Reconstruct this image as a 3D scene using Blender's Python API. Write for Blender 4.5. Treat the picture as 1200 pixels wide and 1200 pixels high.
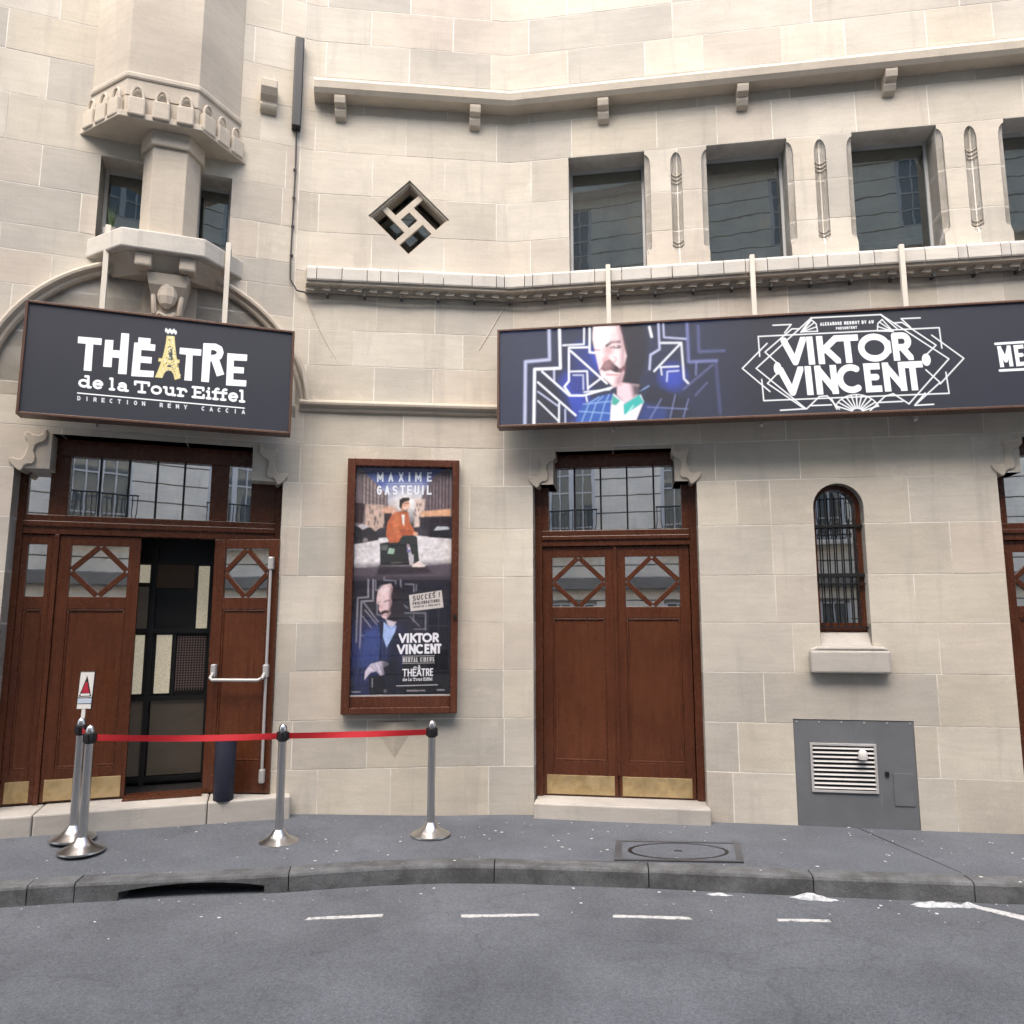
import bpy, bmesh, math, random
import numpy as np
from mathutils import Vector, Matrix

random.seed(7)
RNG = np.random.default_rng(7)
R = math.radians
scene = bpy.context.scene
for o in list(bpy.data.objects):
    bpy.data.objects.remove(o)

# ------------------------------------------------------------------ camera
cam_d = bpy.data.cameras.new('camera')
cam = bpy.data.objects.new('camera', cam_d)
scene.collection.objects.link(cam)
cam.location = (0, 0, 1.8)
cam.rotation_euler = (R(90) + math.atan(122 / 880), 0, 0)
cam_d.sensor_width = 36
cam_d.lens = 36 * 880 / 1200
cam_d.clip_start = 0.05
cam_d.clip_end = 500
scene.camera = cam

# ------------------------------------------------------------------ sky, sun, exposure
SUN_EL, SUN_AZ = 58.0, 194.0          # hazy daylight falling steeply into the street
world = bpy.data.worlds.new('World')
scene.world = world
world.use_nodes = True
wn = world.node_tree
wn.nodes.clear()
w_out = wn.nodes.new('ShaderNodeOutputWorld')
w_bg = wn.nodes.new('ShaderNodeBackground')
w_sky = wn.nodes.new('ShaderNodeTexSky')
w_sky.sky_type = 'NISHITA'
w_sky.sun_disc = False
w_sky.sun_elevation = R(SUN_EL)
w_sky.sun_rotation = R(SUN_AZ)
w_sky.air_density = 1.0
w_sky.dust_density = 4.0
w_sky.ozone_density = 0.6
w_bg.inputs['Strength'].default_value = 0.15
wn.links.new(w_sky.outputs[0], w_bg.inputs[0])
wn.links.new(w_bg.outputs[0], w_out.inputs[0])

sun_d = bpy.data.lights.new('sun', 'SUN')
sun_d.energy = 1.5
sun_d.angle = R(70)
sun_d.color = (1.0, 0.94, 0.86)
sun = bpy.data.objects.new('sun', sun_d)
scene.collection.objects.link(sun)
az = R(SUN_AZ)
sd = Vector((math.sin(az) * math.cos(R(SUN_EL)), math.cos(az) * math.cos(R(SUN_EL)), math.sin(R(SUN_EL))))
sun.rotation_euler = (-sd).to_track_quat('-Z', 'Y').to_euler()
sun.location = (0, 0, 30)

scene.view_settings.view_transform = 'Standard'
scene.view_settings.look = 'None'
scene.view_settings.gamma = 1.0
scene.view_settings.exposure = 1.46
scene.view_settings.use_curve_mapping = False
LED = 0.43                             # brightness of the lit screens

scene.cycles.max_bounces = 5
scene.cycles.diffuse_bounces = 3
scene.cycles.glossy_bounces = 3
scene.cycles.transparent_max_bounces = 4
scene.cycles.caustics_reflective = False
scene.cycles.caustics_refractive = False
scene.cycles.use_adaptive_sampling = True
scene.cycles.adaptive_threshold = 0.02

# ------------------------------------------------------------------ helpers: objects
COL = scene.collection


class MB:
    """collects verts and faces of one mesh"""

    def __init__(s):
        s.v, s.f = [], []

    def add(s, vs, fs):
        b = len(s.v)
        s.v += [tuple(p) for p in vs]
        s.f += [tuple(b + i for i in q) for q in fs]
        return s

    def box(s, x0, x1, y0, y1, z0, z1):
        vs = [(x, y, z) for z in (z0, z1) for y in (y0, y1) for x in (x0, x1)]
        return s.add(vs, [(0, 2, 3, 1), (4, 5, 7, 6), (0, 1, 5, 4), (2, 6, 7, 3), (0, 4, 6, 2), (1, 3, 7, 5)])

    def prism(s, poly, y0, y1):
        """polygon in (x, z) extruded along y"""
        n = len(poly)
        a = sum(poly[i][0] * poly[(i + 1) % n][1] - poly[(i + 1) % n][0] * poly[i][1] for i in range(n))
        if a < 0:
            poly = poly[::-1]
        vs = [(x, y0, z) for x, z in poly] + [(x, y1, z) for x, z in poly]
        fs = [tuple(range(n)), tuple(range(2 * n - 1, n - 1, -1))]
        fs += [(i, i + n, (i + 1) % n + n, (i + 1) % n) for i in range(n)]
        return s.add(vs, fs)

    def slab(s, poly, z0, z1):
        """polygon in (x, y) extruded along z"""
        n = len(poly)
        a = sum(poly[i][0] * poly[(i + 1) % n][1] - poly[(i + 1) % n][0] * poly[i][1] for i in range(n))
        if a < 0:
            poly = poly[::-1]
        vs = [(x, y, z0) for x, y in poly] + [(x, y, z1) for x, y in poly]
        fs = [tuple(range(n - 1, -1, -1)), tuple(range(n, 2 * n))]
        fs += [(i, (i + 1) % n, (i + 1) % n + n, i + n) for i in range(n)]
        return s.add(vs, fs)

    def bar(s, p, q, wx, wy=None, up=(0, 0, 1)):
        """rectangular bar from p to q"""
        p, q = Vector(p), Vector(q)
        wy = wx if wy is None else wy
        d = (q - p).normalized()
        u = Vector(up)
        if abs(d.dot(u)) > .95:
            u = Vector((1, 0, 0))
        a = d.cross(u).normalized() * wx / 2
        b = d.cross(a).normalized() * wy / 2
        vs = [c + i * a + j * b for c in (p, q) for i, j in ((-1, -1), (1, -1), (1, 1), (-1, 1))]
        return s.add(vs, [(0, 1, 2, 3), (7, 6, 5, 4), (0, 4, 5, 1), (1, 5, 6, 2), (2, 6, 7, 3), (3, 7, 4, 0)])

    def tube(s, pts, r, n=8, cap=True):
        pts = [Vector(p) for p in pts]
        rs = r if isinstance(r, (list, tuple)) else [r] * len(pts)
        vs, fs = [], []
        ref = Vector((0.12, 0.93, 0.35)).normalized()
        for i, p in enumerate(pts):
            t = (pts[min(i + 1, len(pts) - 1)] - pts[max(i - 1, 0)]).normalized()
            a = t.cross(ref).normalized()
            b = t.cross(a)
            for k in range(n):
                w = 2 * math.pi * k / n
                vs.append(p + rs[i] * (math.cos(w) * a + math.sin(w) * b))
        for i in range(len(pts) - 1):
            for k in range(n):
                fs.append((i * n + k, i * n + (k + 1) % n, (i + 1) * n + (k + 1) % n, (i + 1) * n + k))
        if cap:
            fs.append(tuple(range(n - 1, -1, -1)))
            fs.append(tuple((len(pts) - 1) * n + k for k in range(n)))
        return s.add(vs, fs)

    def lathe(s, prof, c=(0, 0, 0), n=28):
        vs, fs = [], []
        for r, z in prof:
            for k in range(n):
                a = 2 * math.pi * k / n
                vs.append((c[0] + r * math.cos(a), c[1] + r * math.sin(a), c[2] + z))
        for i in range(len(prof) - 1):
            for k in range(n):
                fs.append((i * n + k, i * n + (k + 1) % n, (i + 1) * n + (k + 1) % n, (i + 1) * n + k))
        fs.append(tuple(range(n - 1, -1, -1)))
        fs.append(tuple((len(prof) - 1) * n + k for k in range(n)))
        return s.add(vs, fs)


def mesh_of(mb, name, fn=None, off=(0, 0, 0)):
    me = bpy.data.meshes.new(name)
    vs = mb.v if fn is None else [fn(*p) for p in mb.v]
    me.from_pydata([(x - off[0], y - off[1], z - off[2]) for x, y, z in vs], [], mb.f)
    bm = bmesh.new()
    bm.from_mesh(me)
    bmesh.ops.recalc_face_normals(bm, faces=bm.faces)
    bm.to_mesh(me)
    bm.free()
    return me


def base_of(o):
    p = o
    while p.parent:
        p = p.parent
    return p.location


def part(name, mb, mat, parent, fn=None, bev=0, smooth=False, kind=None, label=None):
    me = mesh_of(mb, name, fn, base_of(parent))
    return part_mesh(name, me, mat, parent, bev, smooth, kind, label)


def part_mesh(name, me, mat, parent, bev=0, smooth=False, kind=None, label=None):
    o = bpy.data.objects.new(name, me)
    COL.objects.link(o)
    o.parent = parent
    if mat is not None:
        me.materials.append(mat)
    if bev:
        m = o.modifiers.new('bevel', 'BEVEL')
        m.width = bev
        m.segments = 2
        m.limit_method = 'ANGLE'
        m.angle_limit = R(35)
    if smooth:
        me.polygons.foreach_set('use_smooth', [True] * len(me.polygons))
        try:
            me.set_sharp_from_angle(angle=R(38))
        except Exception:
            pass
    if kind:
        o['kind'] = kind
    if label:
        o['label'] = label
    return o


def thing(name, label, cat, loc, group=None):
    o = bpy.data.objects.new(name, None)
    o.empty_display_size = .2
    COL.objects.link(o)
    o.location = loc
    o['label'] = label
    o['category'] = cat
    if group:
        o['group'] = group
    return o


def solo(name, mb, mat, label, cat, loc, fn=None, bev=0, smooth=False, kind=None, group=None):
    me = mesh_of(mb, name, fn, loc)
    o = bpy.data.objects.new(name, me)
    COL.objects.link(o)
    o.location = loc
    me.materials.append(mat)
    o['label'] = label
    o['category'] = cat
    if kind:
        o['kind'] = kind
    if group:
        o['group'] = group
    if bev:
        m = o.modifiers.new('bevel', 'BEVEL')
        m.width = bev
        m.segments = 2
        m.limit_method = 'ANGLE'
    if smooth:
        me.polygons.foreach_set('use_smooth', [True] * len(me.polygons))
        me.set_sharp_from_angle(angle=R(38))
    return o


def struct(name, mb, mat, fn=None, smooth=False):
    me = mesh_of(mb, name, fn)
    o = bpy.data.objects.new(name, me)
    COL.objects.link(o)
    me.materials.append(mat)
    o['kind'] = 'structure'
    if smooth:
        me.polygons.foreach_set('use_smooth', [True] * len(me.polygons))
    return o


# ------------------------------------------------------------------ helpers: materials
def mat_new(name):
    m = bpy.data.materials.new(name)
    m.use_nodes = True
    nt = m.node_tree
    b = nt.nodes['Principled BSDF']
    return m, nt, b


def N(nt, typ, **kw):
    n = nt.nodes.new(typ)
    for k, v in kw.items():
        if k.startswith('i_'):
            key = k[2:]
            n.inputs[int(key) if key.isdigit() else key.replace('_', ' ')].default_value = v
        else:
            setattr(n, k, v)
    return n


def ramp(nt, src, stops):
    r = nt.nodes.new('ShaderNodeValToRGB')
    e = r.color_ramp.elements
    while len(e) < len(stops):
        e.new(.5)
    for i, (p, c) in enumerate(stops):
        e[i].position = p
        e[i].color = (*c, 1) if len(c) == 3 else c
    nt.links.new(src, r.inputs[0])
    return r.outputs[0]


def mixc(nt, a, b, fac, mode='MIX'):
    m = nt.nodes.new('ShaderNodeMix')
    m.data_type = 'RGBA'
    m.blend_type = mode
    m.clamp_result = False
    for sock, val in ((m.inputs[0], fac), (m.inputs[6], a), (m.inputs[7], b)):
        if isinstance(val, bpy.types.NodeSocket):
            nt.links.new(val, sock)
        elif isinstance(val, (int, float)):
            sock.default_value = val
        else:
            sock.default_value = (*val, 1)
    return m.outputs[2]


def coords(nt, scale=(1, 1, 1)):
    g = N(nt, 'ShaderNodeNewGeometry')
    mp = N(nt, 'ShaderNodeMapping')
    mp.inputs['Scale'].default_value = scale
    nt.links.new(g.outputs['Position'], mp.inputs['Vector'])
    return mp.outputs[0]


def noise(nt, scale, detail=4, rough=.55, vec=None, dist=0):
    n = N(nt, 'ShaderNodeTexNoise')
    n.inputs['Scale'].default_value = scale
    n.inputs['Detail'].default_value = detail
    n.inputs['Roughness'].default_value = rough
    n.inputs['Distortion'].default_value = dist
    if vec is None:
        vec = coords(nt)
    nt.links.new(vec, n.inputs['Vector'])
    return n.outputs['Fac']


def bump(nt, b, h, strength=.3, dist=.01):
    bp = N(nt, 'ShaderNodeBump')
    bp.inputs['Strength'].default_value = strength
    bp.inputs['Distance'].default_value = dist
    nt.links.new(h, bp.inputs['Height'])
    nt.links.new(bp.outputs[0], b.inputs['Normal'])


def simple(name, col, rough=.5, metal=0, spec=.5):
    m, nt, b = mat_new(name)
    b.inputs['Base Color'].default_value = (*col, 1)
    b.inputs['Roughness'].default_value = rough
    b.inputs['Metallic'].default_value = metal
    b.inputs['Specular IOR Level'].default_value = spec
    return m


def stone_mat(name, cols, stain=.35, rand=True, bump_s=.25):
    m, nt, b = mat_new(name)
    if rand:
        oi = N(nt, 'ShaderNodeObjectInfo')
        k = len(cols)
        c0 = ramp(nt, oi.outputs['Random'], [(i / (k - 1), c) for i, c in enumerate(cols)])
    else:
        c0 = mixc(nt, cols[0], cols[-1], noise(nt, 1.3, 3))
    big = ramp(nt, noise(nt, 1.1, 6, .6), [(.3, (.80, .79, .79)), (.62, (1.07, 1.06, 1.03))])
    c1 = mixc(nt, c0, big, .8, 'MULTIPLY')
    bed = ramp(nt, noise(nt, 6, 5, .6, coords(nt, (.5, .5, 3.2)), .6), [(.35, (.93, .92, .90)), (.6, (1.03, 1.02, 1.01))])
    c2 = mixc(nt, c1, bed, .8, 'MULTIPLY')
    fine = ramp(nt, noise(nt, 95, 3), [(.35, (.93, .93, .92)), (.6, (1.02, 1.02, 1.02))])
    c3 = mixc(nt, c2, fine, .7, 'MULTIPLY')
    streak = ramp(nt, noise(nt, 2.4, 4, .6, coords(nt, (3.0, 3.0, .35)), .3), [(.56, (0, 0, 0)), (.72, (1, 1, 1))])
    c4 = mixc(nt, c3, (.30, .275, .25), mixc(nt, (0, 0, 0), streak, stain * .8))
    nt.links.new(c4, b.inputs['Base Color'])
    b.inputs['Roughness'].default_value = .88
    b.inputs['Specular IOR Level'].default_value = .25
    pit = ramp(nt, noise(nt, 34, 6, .8), [(.30, (.70, .68, .66)), (.40, (1, 1, 1))])
    c5 = mixc(nt, c4, pit, .55, 'MULTIPLY')
    pat = ramp(nt, noise(nt, 3.4, 7, .75, None, .4), [(.60, (1, 1, 1)), (.66, (1.12, 1.12, 1.11)), (.74, (1.16, 1.15, 1.14))])
    c5 = mixc(nt, c5, pat, .7, 'MULTIPLY')
    nt.links.new(c5, b.inputs['Base Color'])
    bump(nt, b, noise(nt, 42, 8, .75), bump_s * 1.6, .006)
    return m


M_STONE = stone_mat('limestone', [(.485, .45, .392), (.59, .55, .478), (.555, .50, .438), (.445, .425, .385), (.61, .572, .507), (.54, .497, .42)])
M_CARVE = stone_mat('carved_limestone', [(.51, .46, .39), (.56, .507, .432)], rand=False)
def mortar_mat():
    m, nt, b = mat_new('lime_mortar')
    n = noise(nt, 2.3, 6, .7)
    c = ramp(nt, n, [(.38, (.53, .49, .42)), (.52, (.68, .645, .58)), (.70, (.80, .77, .71))])
    nt.links.new(c, b.inputs['Base Color'])
    b.inputs['Roughness'].default_value = .9
    bump(nt, b, noise(nt, 80, 4), .3, .003)
    return m


M_MORTAR = mortar_mat()
M_STEP = stone_mat('step_stone', [(.42, .40, .375), (.52, .495, .46)], rand=False, stain=.5)
M_COPING = stone_mat('coping_stone', [(.50, .48, .45), (.56, .54, .50), (.46, .45, .43)], stain=.6)
M_OPP = stone_mat('opposite_stone', [(.74, .70, .61), (.79, .75, .66)], rand=False)
M_OPPB = stone_mat('opposite_band', [(.20, .19, .17), (.26, .245, .22)], rand=False)


def wood_mat(name, dark, light, rough=.26):
    m, nt, b = mat_new(name)
    g = noise(nt, 9, 6, .62, coords(nt, (8, 8, .30)), .25)
    c = ramp(nt, g, [(.3, dark), (.55, tuple((a + q) / 2 for a, q in zip(dark, light))), (.75, light)])
    big = ramp(nt, noise(nt, 2.2, 3), [(.3, (.80, .78, .76)), (.7, (1.12, 1.1, 1.08))])
    c = mixc(nt, c, big, .8, 'MULTIPLY')
    nt.links.new(c, b.inputs['Base Color'])
    r = ramp(nt, noise(nt, 14, 3), [(.3, (rough * .9,) * 3), (.7, (rough * 1.15,) * 3)])
    nt.links.new(r, b.inputs['Roughness'])
    b.inputs['Specular IOR Level'].default_value = .4
    bump(nt, b, g, .12, .003)
    return m


M_WOOD = wood_mat('varnished_wood', (.062, .0185, .0084), (.116, .039, .018))
M_WOODP = wood_mat('varnished_panel', (.066, .0200, .0088), (.130, .045, .020))
M_CASE = wood_mat('case_wood', (.070, .024, .014), (.12, .045, .026))
M_MULL = simple('mullion_black', (.012, .010, .010), .45)


def glass_mat(name, tint, refl, dark, rough=.012, wob=.010):
    """window glass with a reflecting face and the dim room behind it"""
    m, nt, b = mat_new(name)
    b.inputs['Base Color'].default_value = (*dark, 1)
    b.inputs['Roughness'].default_value = .25
    b.inputs['Specular IOR Level'].default_value = .2
    g = N(nt, 'ShaderNodeBsdfGlossy')
    g.inputs['Color'].default_value = (*tint, 1)
    g.inputs['Roughness'].default_value = rough
    mx = N(nt, 'ShaderNodeMixShader')
    mx.inputs[0].default_value = refl
    nt.links.new(b.outputs[0], mx.inputs[1])
    nt.links.new(g.outputs[0], mx.inputs[2])
    nt.links.new(mx.outputs[0], nt.nodes['Material Output'].inputs['Surface'])
    bp = N(nt, 'ShaderNodeBump')
    bp.inputs['Strength'].default_value = wob
    bp.inputs['Distance'].default_value = .02
    nt.links.new(noise(nt, 3.0, 2), bp.inputs['Height'])
    nt.links.new(bp.outputs[0], g.inputs['Normal'])
    return m


M_PANE = glass_mat('door_glass', (1.0, .99, .96), .92, (.03, .03, .03))
M_WPANE = glass_mat('window_glass', (.88, .93, .90), .27, (.012, .014, .014), wob=.022)
_nt = M_WPANE.node_tree
_c = ramp(_nt, noise(_nt, 1.7, 5, .65), [(.40, (.008, .010, .011)), (.58, (.020, .022, .019)), (.72, (.075, .055, .028))])
_nt.links.new(_c, _nt.nodes['Principled BSDF'].inputs['Base Color'])
M_OPANE = glass_mat('opposite_glass', (.85, .9, .9), .08, (.10, .12, .12))


def clear_pane(name):
    m, nt, b = mat_new(name)
    t = N(nt, 'ShaderNodeBsdfTransparent')
    g = N(nt, 'ShaderNodeBsdfGlossy')
    g.inputs['Roughness'].default_value = .02
    mx = N(nt, 'ShaderNodeMixShader')
    mx.inputs[0].default_value = .045
    nt.links.new(t.outputs[0], mx.inputs[1])
    nt.links.new(g.outputs[0], mx.inputs[2])
    nt.links.new(mx.outputs[0], nt.nodes['Material Output'].inputs['Surface'])
    return m


M_CLEAR = clear_pane('case_glass')


def brass_mat():
    m, nt, b = mat_new('worn_brass')
    n = noise(nt, 7, 5, .6, dist=.8)
    c = ramp(nt, n, [(.3, (.46, .33, .16)), (.55, (.64, .49, .27)), (.75, (.56, .44, .27))])
    nt.links.new(c, b.inputs['Base Color'])
    b.inputs['Metallic'].default_value = .85
    r = ramp(nt, noise(nt, 10, 4), [(.3, (.35,) * 3), (.7, (.6,) * 3)])
    nt.links.new(r, b.inputs['Roughness'])
    bump(nt, b, noise(nt, 6, 3), .3, .01)
    return m


M_BRASS = brass_mat()


def steel_mat(name, col, rough):
    m, nt, b = mat_new(name)
    n = noise(nt, 40, 3, .6, coords(nt, (1, 1, .1)))
    c = ramp(nt, n, [(.3, tuple(.85 * q for q in col)), (.7, col)])
    nt.links.new(c, b.inputs['Base Color'])
    b.inputs['Metallic'].default_value = 1
    b.inputs['Roughness'].default_value = rough
    return m


M_STEEL = steel_mat('brushed_steel', (.62, .61, .60), .28)
M_ALU = simple('silver_paint', (.48, .47, .46), .35, .3)
M_GREYMETAL = None


def painted_metal(name, a, c2, rough=.55):
    m, nt, b = mat_new(name)
    c = ramp(nt, noise(nt, 3.5, 5, .6), [(.3, a), (.7, c2)])
    d = ramp(nt, noise(nt, 1.8, 5, .7, coords(nt, (4, 4, .6))), [(.62, (1, 1, 1)), (.8, (1.35, 1.35, 1.35))])
    nt.links.new(mixc(nt, c, d, .8, 'MULTIPLY'), b.inputs['Base Color'])
    b.inputs['Roughness'].default_value = rough
    bump(nt, b, noise(nt, 50, 3), .08, .003)
    return m


M_GREYMETAL = painted_metal('grey_painted_metal', (.118, .124, .134), (.15, .156, .165))
M_LOUVRE = painted_metal('louvre_metal', (.36, .35, .345), (.46, .45, .44), .4)
M_WHITEPAINT = painted_metal('white_frame_paint', (.48, .48, .47), (.56, .56, .55), .4)
M_CREAM = painted_metal('cream_bar_paint', (.60, .56, .48), (.66, .62, .54), .5)
M_SIGNFRAME = wood_mat('sign_frame', (.08, .04, .028), (.15, .085, .06), .4)
M_SIGNBACK = simple('sign_cabinet', (.02, .02, .024), .5)
M_BLACK = simple('black_plastic', (.010, .010, .011), .45)
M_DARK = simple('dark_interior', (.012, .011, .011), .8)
M_CABLE = simple('cable_sheath', (.05, .047, .045), .6)
M_NAVY = simple('navy_fabric', (.010, .012, .028), .65)
M_RED = None


def belt_mat():
    m, nt, b = mat_new('red_belt')
    w = noise(nt, 220, 2)
    nt.links.new(ramp(nt, w, [(.3, (.42, .010, .018)), (.7, (.56, .016, .026))]), b.inputs['Base Color'])
    b.inputs['Roughness'].default_value = .7
    return m


M_RED = belt_mat()
M_PLASTW = simple('white_plastic', (.62, .60, .57), .4)


def asphalt_mat(name, base, spread, speck, patch=.3, cracks=True):
    m, nt, b = mat_new(name)
    lo = tuple(q * (1 - spread) for q in base)
    hi = tuple(q * (1 + spread) for q in base)
    c = ramp(nt, noise(nt, 1.3, 7, .62), [(.3, lo), (.7, hi)])
    g = ramp(nt, noise(nt, 160, 2, .6), [(.3, (.62, .62, .62)), (.5, (1, 1, 1)), (.72, (1.5, 1.5, 1.5))])
    c = mixc(nt, c, g, speck, 'MULTIPLY')
    v = N(nt, 'ShaderNodeTexVoronoi')
    v.inputs['Scale'].default_value = 55
    nt.links.new(coords(nt), v.inputs['Vector'])
    st = ramp(nt, v.outputs['Distance'], [(.0, (1.45, 1.45, 1.42)), (.16, (1, 1, 1))])
    c = mixc(nt, c, st, .45, 'MULTIPLY')
    ag = ramp(nt, noise(nt, 48, 4, .75), [(.34, (.74, .74, .75)), (.5, (1, 1, 1)), (.68, (1.3, 1.3, 1.28))])
    c = mixc(nt, c, ag, .8, 'MULTIPLY')
    stn = ramp(nt, noise(nt, 3.2, 6, .7), [(.55, (1, 1, 1)), (.70, (.74, .74, .75))])
    c = mixc(nt, c, stn, .7, 'MULTIPLY')
    cv = N(nt, 'ShaderNodeTexVoronoi')
    cv.feature = 'DISTANCE_TO_EDGE'
    cv.inputs['Scale'].default_value = .55
    wv = N(nt, 'ShaderNodeTexNoise')
    wv.inputs['Scale'].default_value = 2.5
    wv.inputs['Detail'].default_value = 6
    g0 = coords(nt)
    nt.links.new(g0, wv.inputs['Vector'])
    ad = N(nt, 'ShaderNodeVectorMath')
    ad.operation = 'MULTIPLY_ADD'
    ad.inputs[1].default_value = (.5, .5, .5)
    nt.links.new(wv.outputs['Color'], ad.inputs[0])
    nt.links.new(g0, ad.inputs[2])
    nt.links.new(ad.outputs[0], cv.inputs['Vector'])
    ck = ramp(nt, cv.outputs['Distance'], [(.0, (.62, .62, .62)), (.004, (.75, .75, .75)), (.009, (1, 1, 1))])
    c = mixc(nt, c, ck, .4 if cracks else 0.0, 'MULTIPLY')
    dk = ramp(nt, noise(nt, .55, 4, .6), [(.42, (1, 1, 1)), (.68, (.80, .80, .81))])
    c = mixc(nt, c, dk, patch * 2, 'MULTIPLY')
    nt.links.new(c, b.inputs['Base Color'])
    b.inputs['Roughness'].default_value = .82
    b.inputs['Specular IOR Level'].default_value = .35
    bump(nt, b, noise(nt, 140, 4, .6), .5, .006)
    return m


M_ROAD = asphalt_mat('road_asphalt', (.116, .124, .137), .18, .8)
M_WALK = asphalt_mat('pavement_asphalt', (.112, .121, .138), .16, .6, cracks=False)


def kerb_mat():
    m, nt, b = mat_new('granite_kerb')
    oi = N(nt, 'ShaderNodeObjectInfo')
    c = ramp(nt, oi.outputs['Random'], [(0, (.125, .13, .135)), (.5, (.165, .168, .17)), (1, (.14, .145, .15))])
    g = ramp(nt, noise(nt, 120, 3, .7), [(.3, (.6, .6, .6)), (.6, (1.15, 1.15, 1.15))])
    c = mixc(nt, c, g, .7, 'MULTIPLY')
    d = ramp(nt, noise(nt, 4, 6, .65), [(.40, (.42, .41, .40)), (.64, (1.15, 1.15, 1.15))])
    c = mixc(nt, c, d, .8, 'MULTIPLY')
    nt.links.new(c, b.inputs['Base Color'])
    b.inputs['Roughness'].default_value = .8
    bump(nt, b, noise(nt, 45, 6, .7), .6, .01)
    return m


M_KERB = kerb_mat()


def paint_mat():
    m, nt, b = mat_new('road_paint')
    c = ramp(nt, noise(nt, 34, 5, .7), [(.34, (.20, .20, .20)), (.48, (.50, .50, .49)), (.8, (.62, .62, .61))])
    nt.links.new(c, b.inputs['Base Color'])
    b.inputs['Roughness'].default_value = .7
    return m


M_PAINT = paint_mat()
M_FLAKE = simple('paper_flakes', (.62, .62, .62), .8)


def foam_mat():
    m, nt, b = mat_new('white_slush')
    c = ramp(nt, noise(nt, 30, 5, .7), [(.3, (.36, .37, .39)), (.55, (.66, .67, .68))])
    nt.links.new(c, b.inputs['Base Color'])
    b.inputs['Roughness'].default_value = .6
    b.inputs['Subsurface Weight'].default_value = .0
    bump(nt, b, noise(nt, 40, 5, .7), .8, .02)
    return m


M_FOAM = foam_mat()
M_IRON = painted_metal('cast_iron', (.055, .055, .058), (.085, .085, .09), .6)
M_LEAF = simple('plant_leaf', (.05, .085, .03), .6)
M_POT = simple('pot', (.42, .40, .37), .7)


def print_mat(name, led=False):
    m, nt, b = mat_new(name)
    at = N(nt, 'ShaderNodeVertexColor')
    at.layer_name = 'print'
    if led:
        b.inputs['Base Color'].default_value = (.018, .021, .033, 1)
        b.inputs['Roughness'].default_value = .55
        nt.links.new(at.outputs['Color'], b.inputs['Emission Color'])
        b.inputs['Emission Strength'].default_value = LED
    else:
        nt.links.new(at.outputs['Color'], b.inputs['Base Color'])
        b.inputs['Roughness'].default_value = .45
    return m


M_LED = print_mat('led_screen', True)
M_PRINT = print_mat('poster_print', False)

# ------------------------------------------------------------------ plan of the street front
# three flat wall faces meeting in two shallow inner corners; x runs right, y away from the street
FL = Vector((-2.010, 7.0025, 0))      # corner between left and middle face
FR = Vector((-0.0162, 7.2121, 0))     # corner between middle and right face
ML = (FR - FL).length


class Wall:
    def __init__(s, o, yaw):
        s.o = o
        a = R(yaw)
        s.d = Vector((math.cos(a), math.sin(a), 0))
        s.i = Vector((-math.sin(a), math.cos(a), 0))     # into the wall

    def __call__(s, x, y, z):
        p = s.o + s.d * x + s.i * y
        return (p.x, p.y, z)

    def P(s, x, y, z):
        return Vector(s(x, y, z))


WL, WM, WR = Wall(FL, 19), Wall(FL, 6), Wall(FR, -8.6)


def plan(S):
    if S < 0:
        return WL.o + WL.d * S
    if S < ML:
        return WM.o + WM.d * S
    return WR.o + WR.d * (S - ML)


def rounded(tl, tr):
    """map of the unrolled wall onto the bent one; the inner corners are eased over tl/tr metres"""
    def fn(S, y, z):
        for c, a, b in ((0.0, tl[0], tl[1]), (ML, tr[0], tr[1])):
            if c - a < S < c + b:
                t = (S - (c - a)) / (a + b)
                p0, p1, p2 = plan(c - a), plan(c), plan(c + b)
                p = p0 * (1 - t) ** 2 + p1 * 2 * t * (1 - t) + p2 * t ** 2
                d = ((p1 - p0) * (1 - t) + (p2 - p1) * t).normalized()
                break
        else:
            p = plan(S)
            d = WL.d if S < 0 else (WM.d if S < ML else WR.d)
        n = Vector((-d.y, d.x, 0))
        p = p + n * y
        return (p.x, p.y, z)
    return fn


F_LOW = rounded((.14, .60), (.60, .20))
F_MID = rounded((.10, .32), (.30, .12))
F_TOP = rounded((.0005, .0005), (.0005, .0005))
WRS = lambda x, y, z: WR(x, y, z)

theatre = thing('theatre_building', 'cream limestone theatre front with dark wood doors bending round a shallow inner corner', 'building', FL)

# ------------------------------------------------------------------ openings cut through the stones (unrolled coordinates)
CUT = []


def cutter(mb):
    me = mesh_of(mb, 'cut')
    o = bpy.data.objects.new('cut', me)
    COL.objects.link(o)
    xs = [v[0] for v in mb.v]
    zs = [v[2] for v in mb.v]
    CUT.append((o, min(xs), max(xs), min(zs), max(zs)))


def door_outline(a, b, inset_a, inset_b, z0, zs, zt):
    return [(a, z0), (b, z0), (b, zs), (b - inset_b, zs), (b - inset_b, zt), (a + inset_a, zt), (a + inset_a, zs), (a, zs)]


RD = ML                                   # right face starts here in unrolled metres
D3 = 4.15                                 # third door repeats the second this far along
cutter(MB().prism(door_outline(-2.33, -.15, .26, .28, -.2, 3.05, 3.36), -1, 1))
for k in (0, D3):
    cutter(MB().prism(door_outline(RD + .22 + k, RD + 1.77 + k, .20, .20, -.2, 3.06, 3.38), -1, 1))
arc_win = [(RD + 2.80, 1.50), (RD + 3.235, 1.50)] + [(RD + 3.0175 + .2175 * math.cos(a), 2.785 + .2175 * math.sin(a)) for a in np.linspace(0, math.pi, 15)]
cutter(MB().prism(arc_win, -1, 1))
cutter(MB().prism([(RD + 2.53, -.3), (RD + 3.53, -.3), (RD + 3.53, .90), (RD + 2.53, .90)], -1, 1))
UPW = [.60, 1.975, 3.345, 4.70, 6.06]
for s in UPW:
    cutter(MB().box(RD + s, RD + s + .765, -1, 1, 5.17, 6.45))
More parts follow.
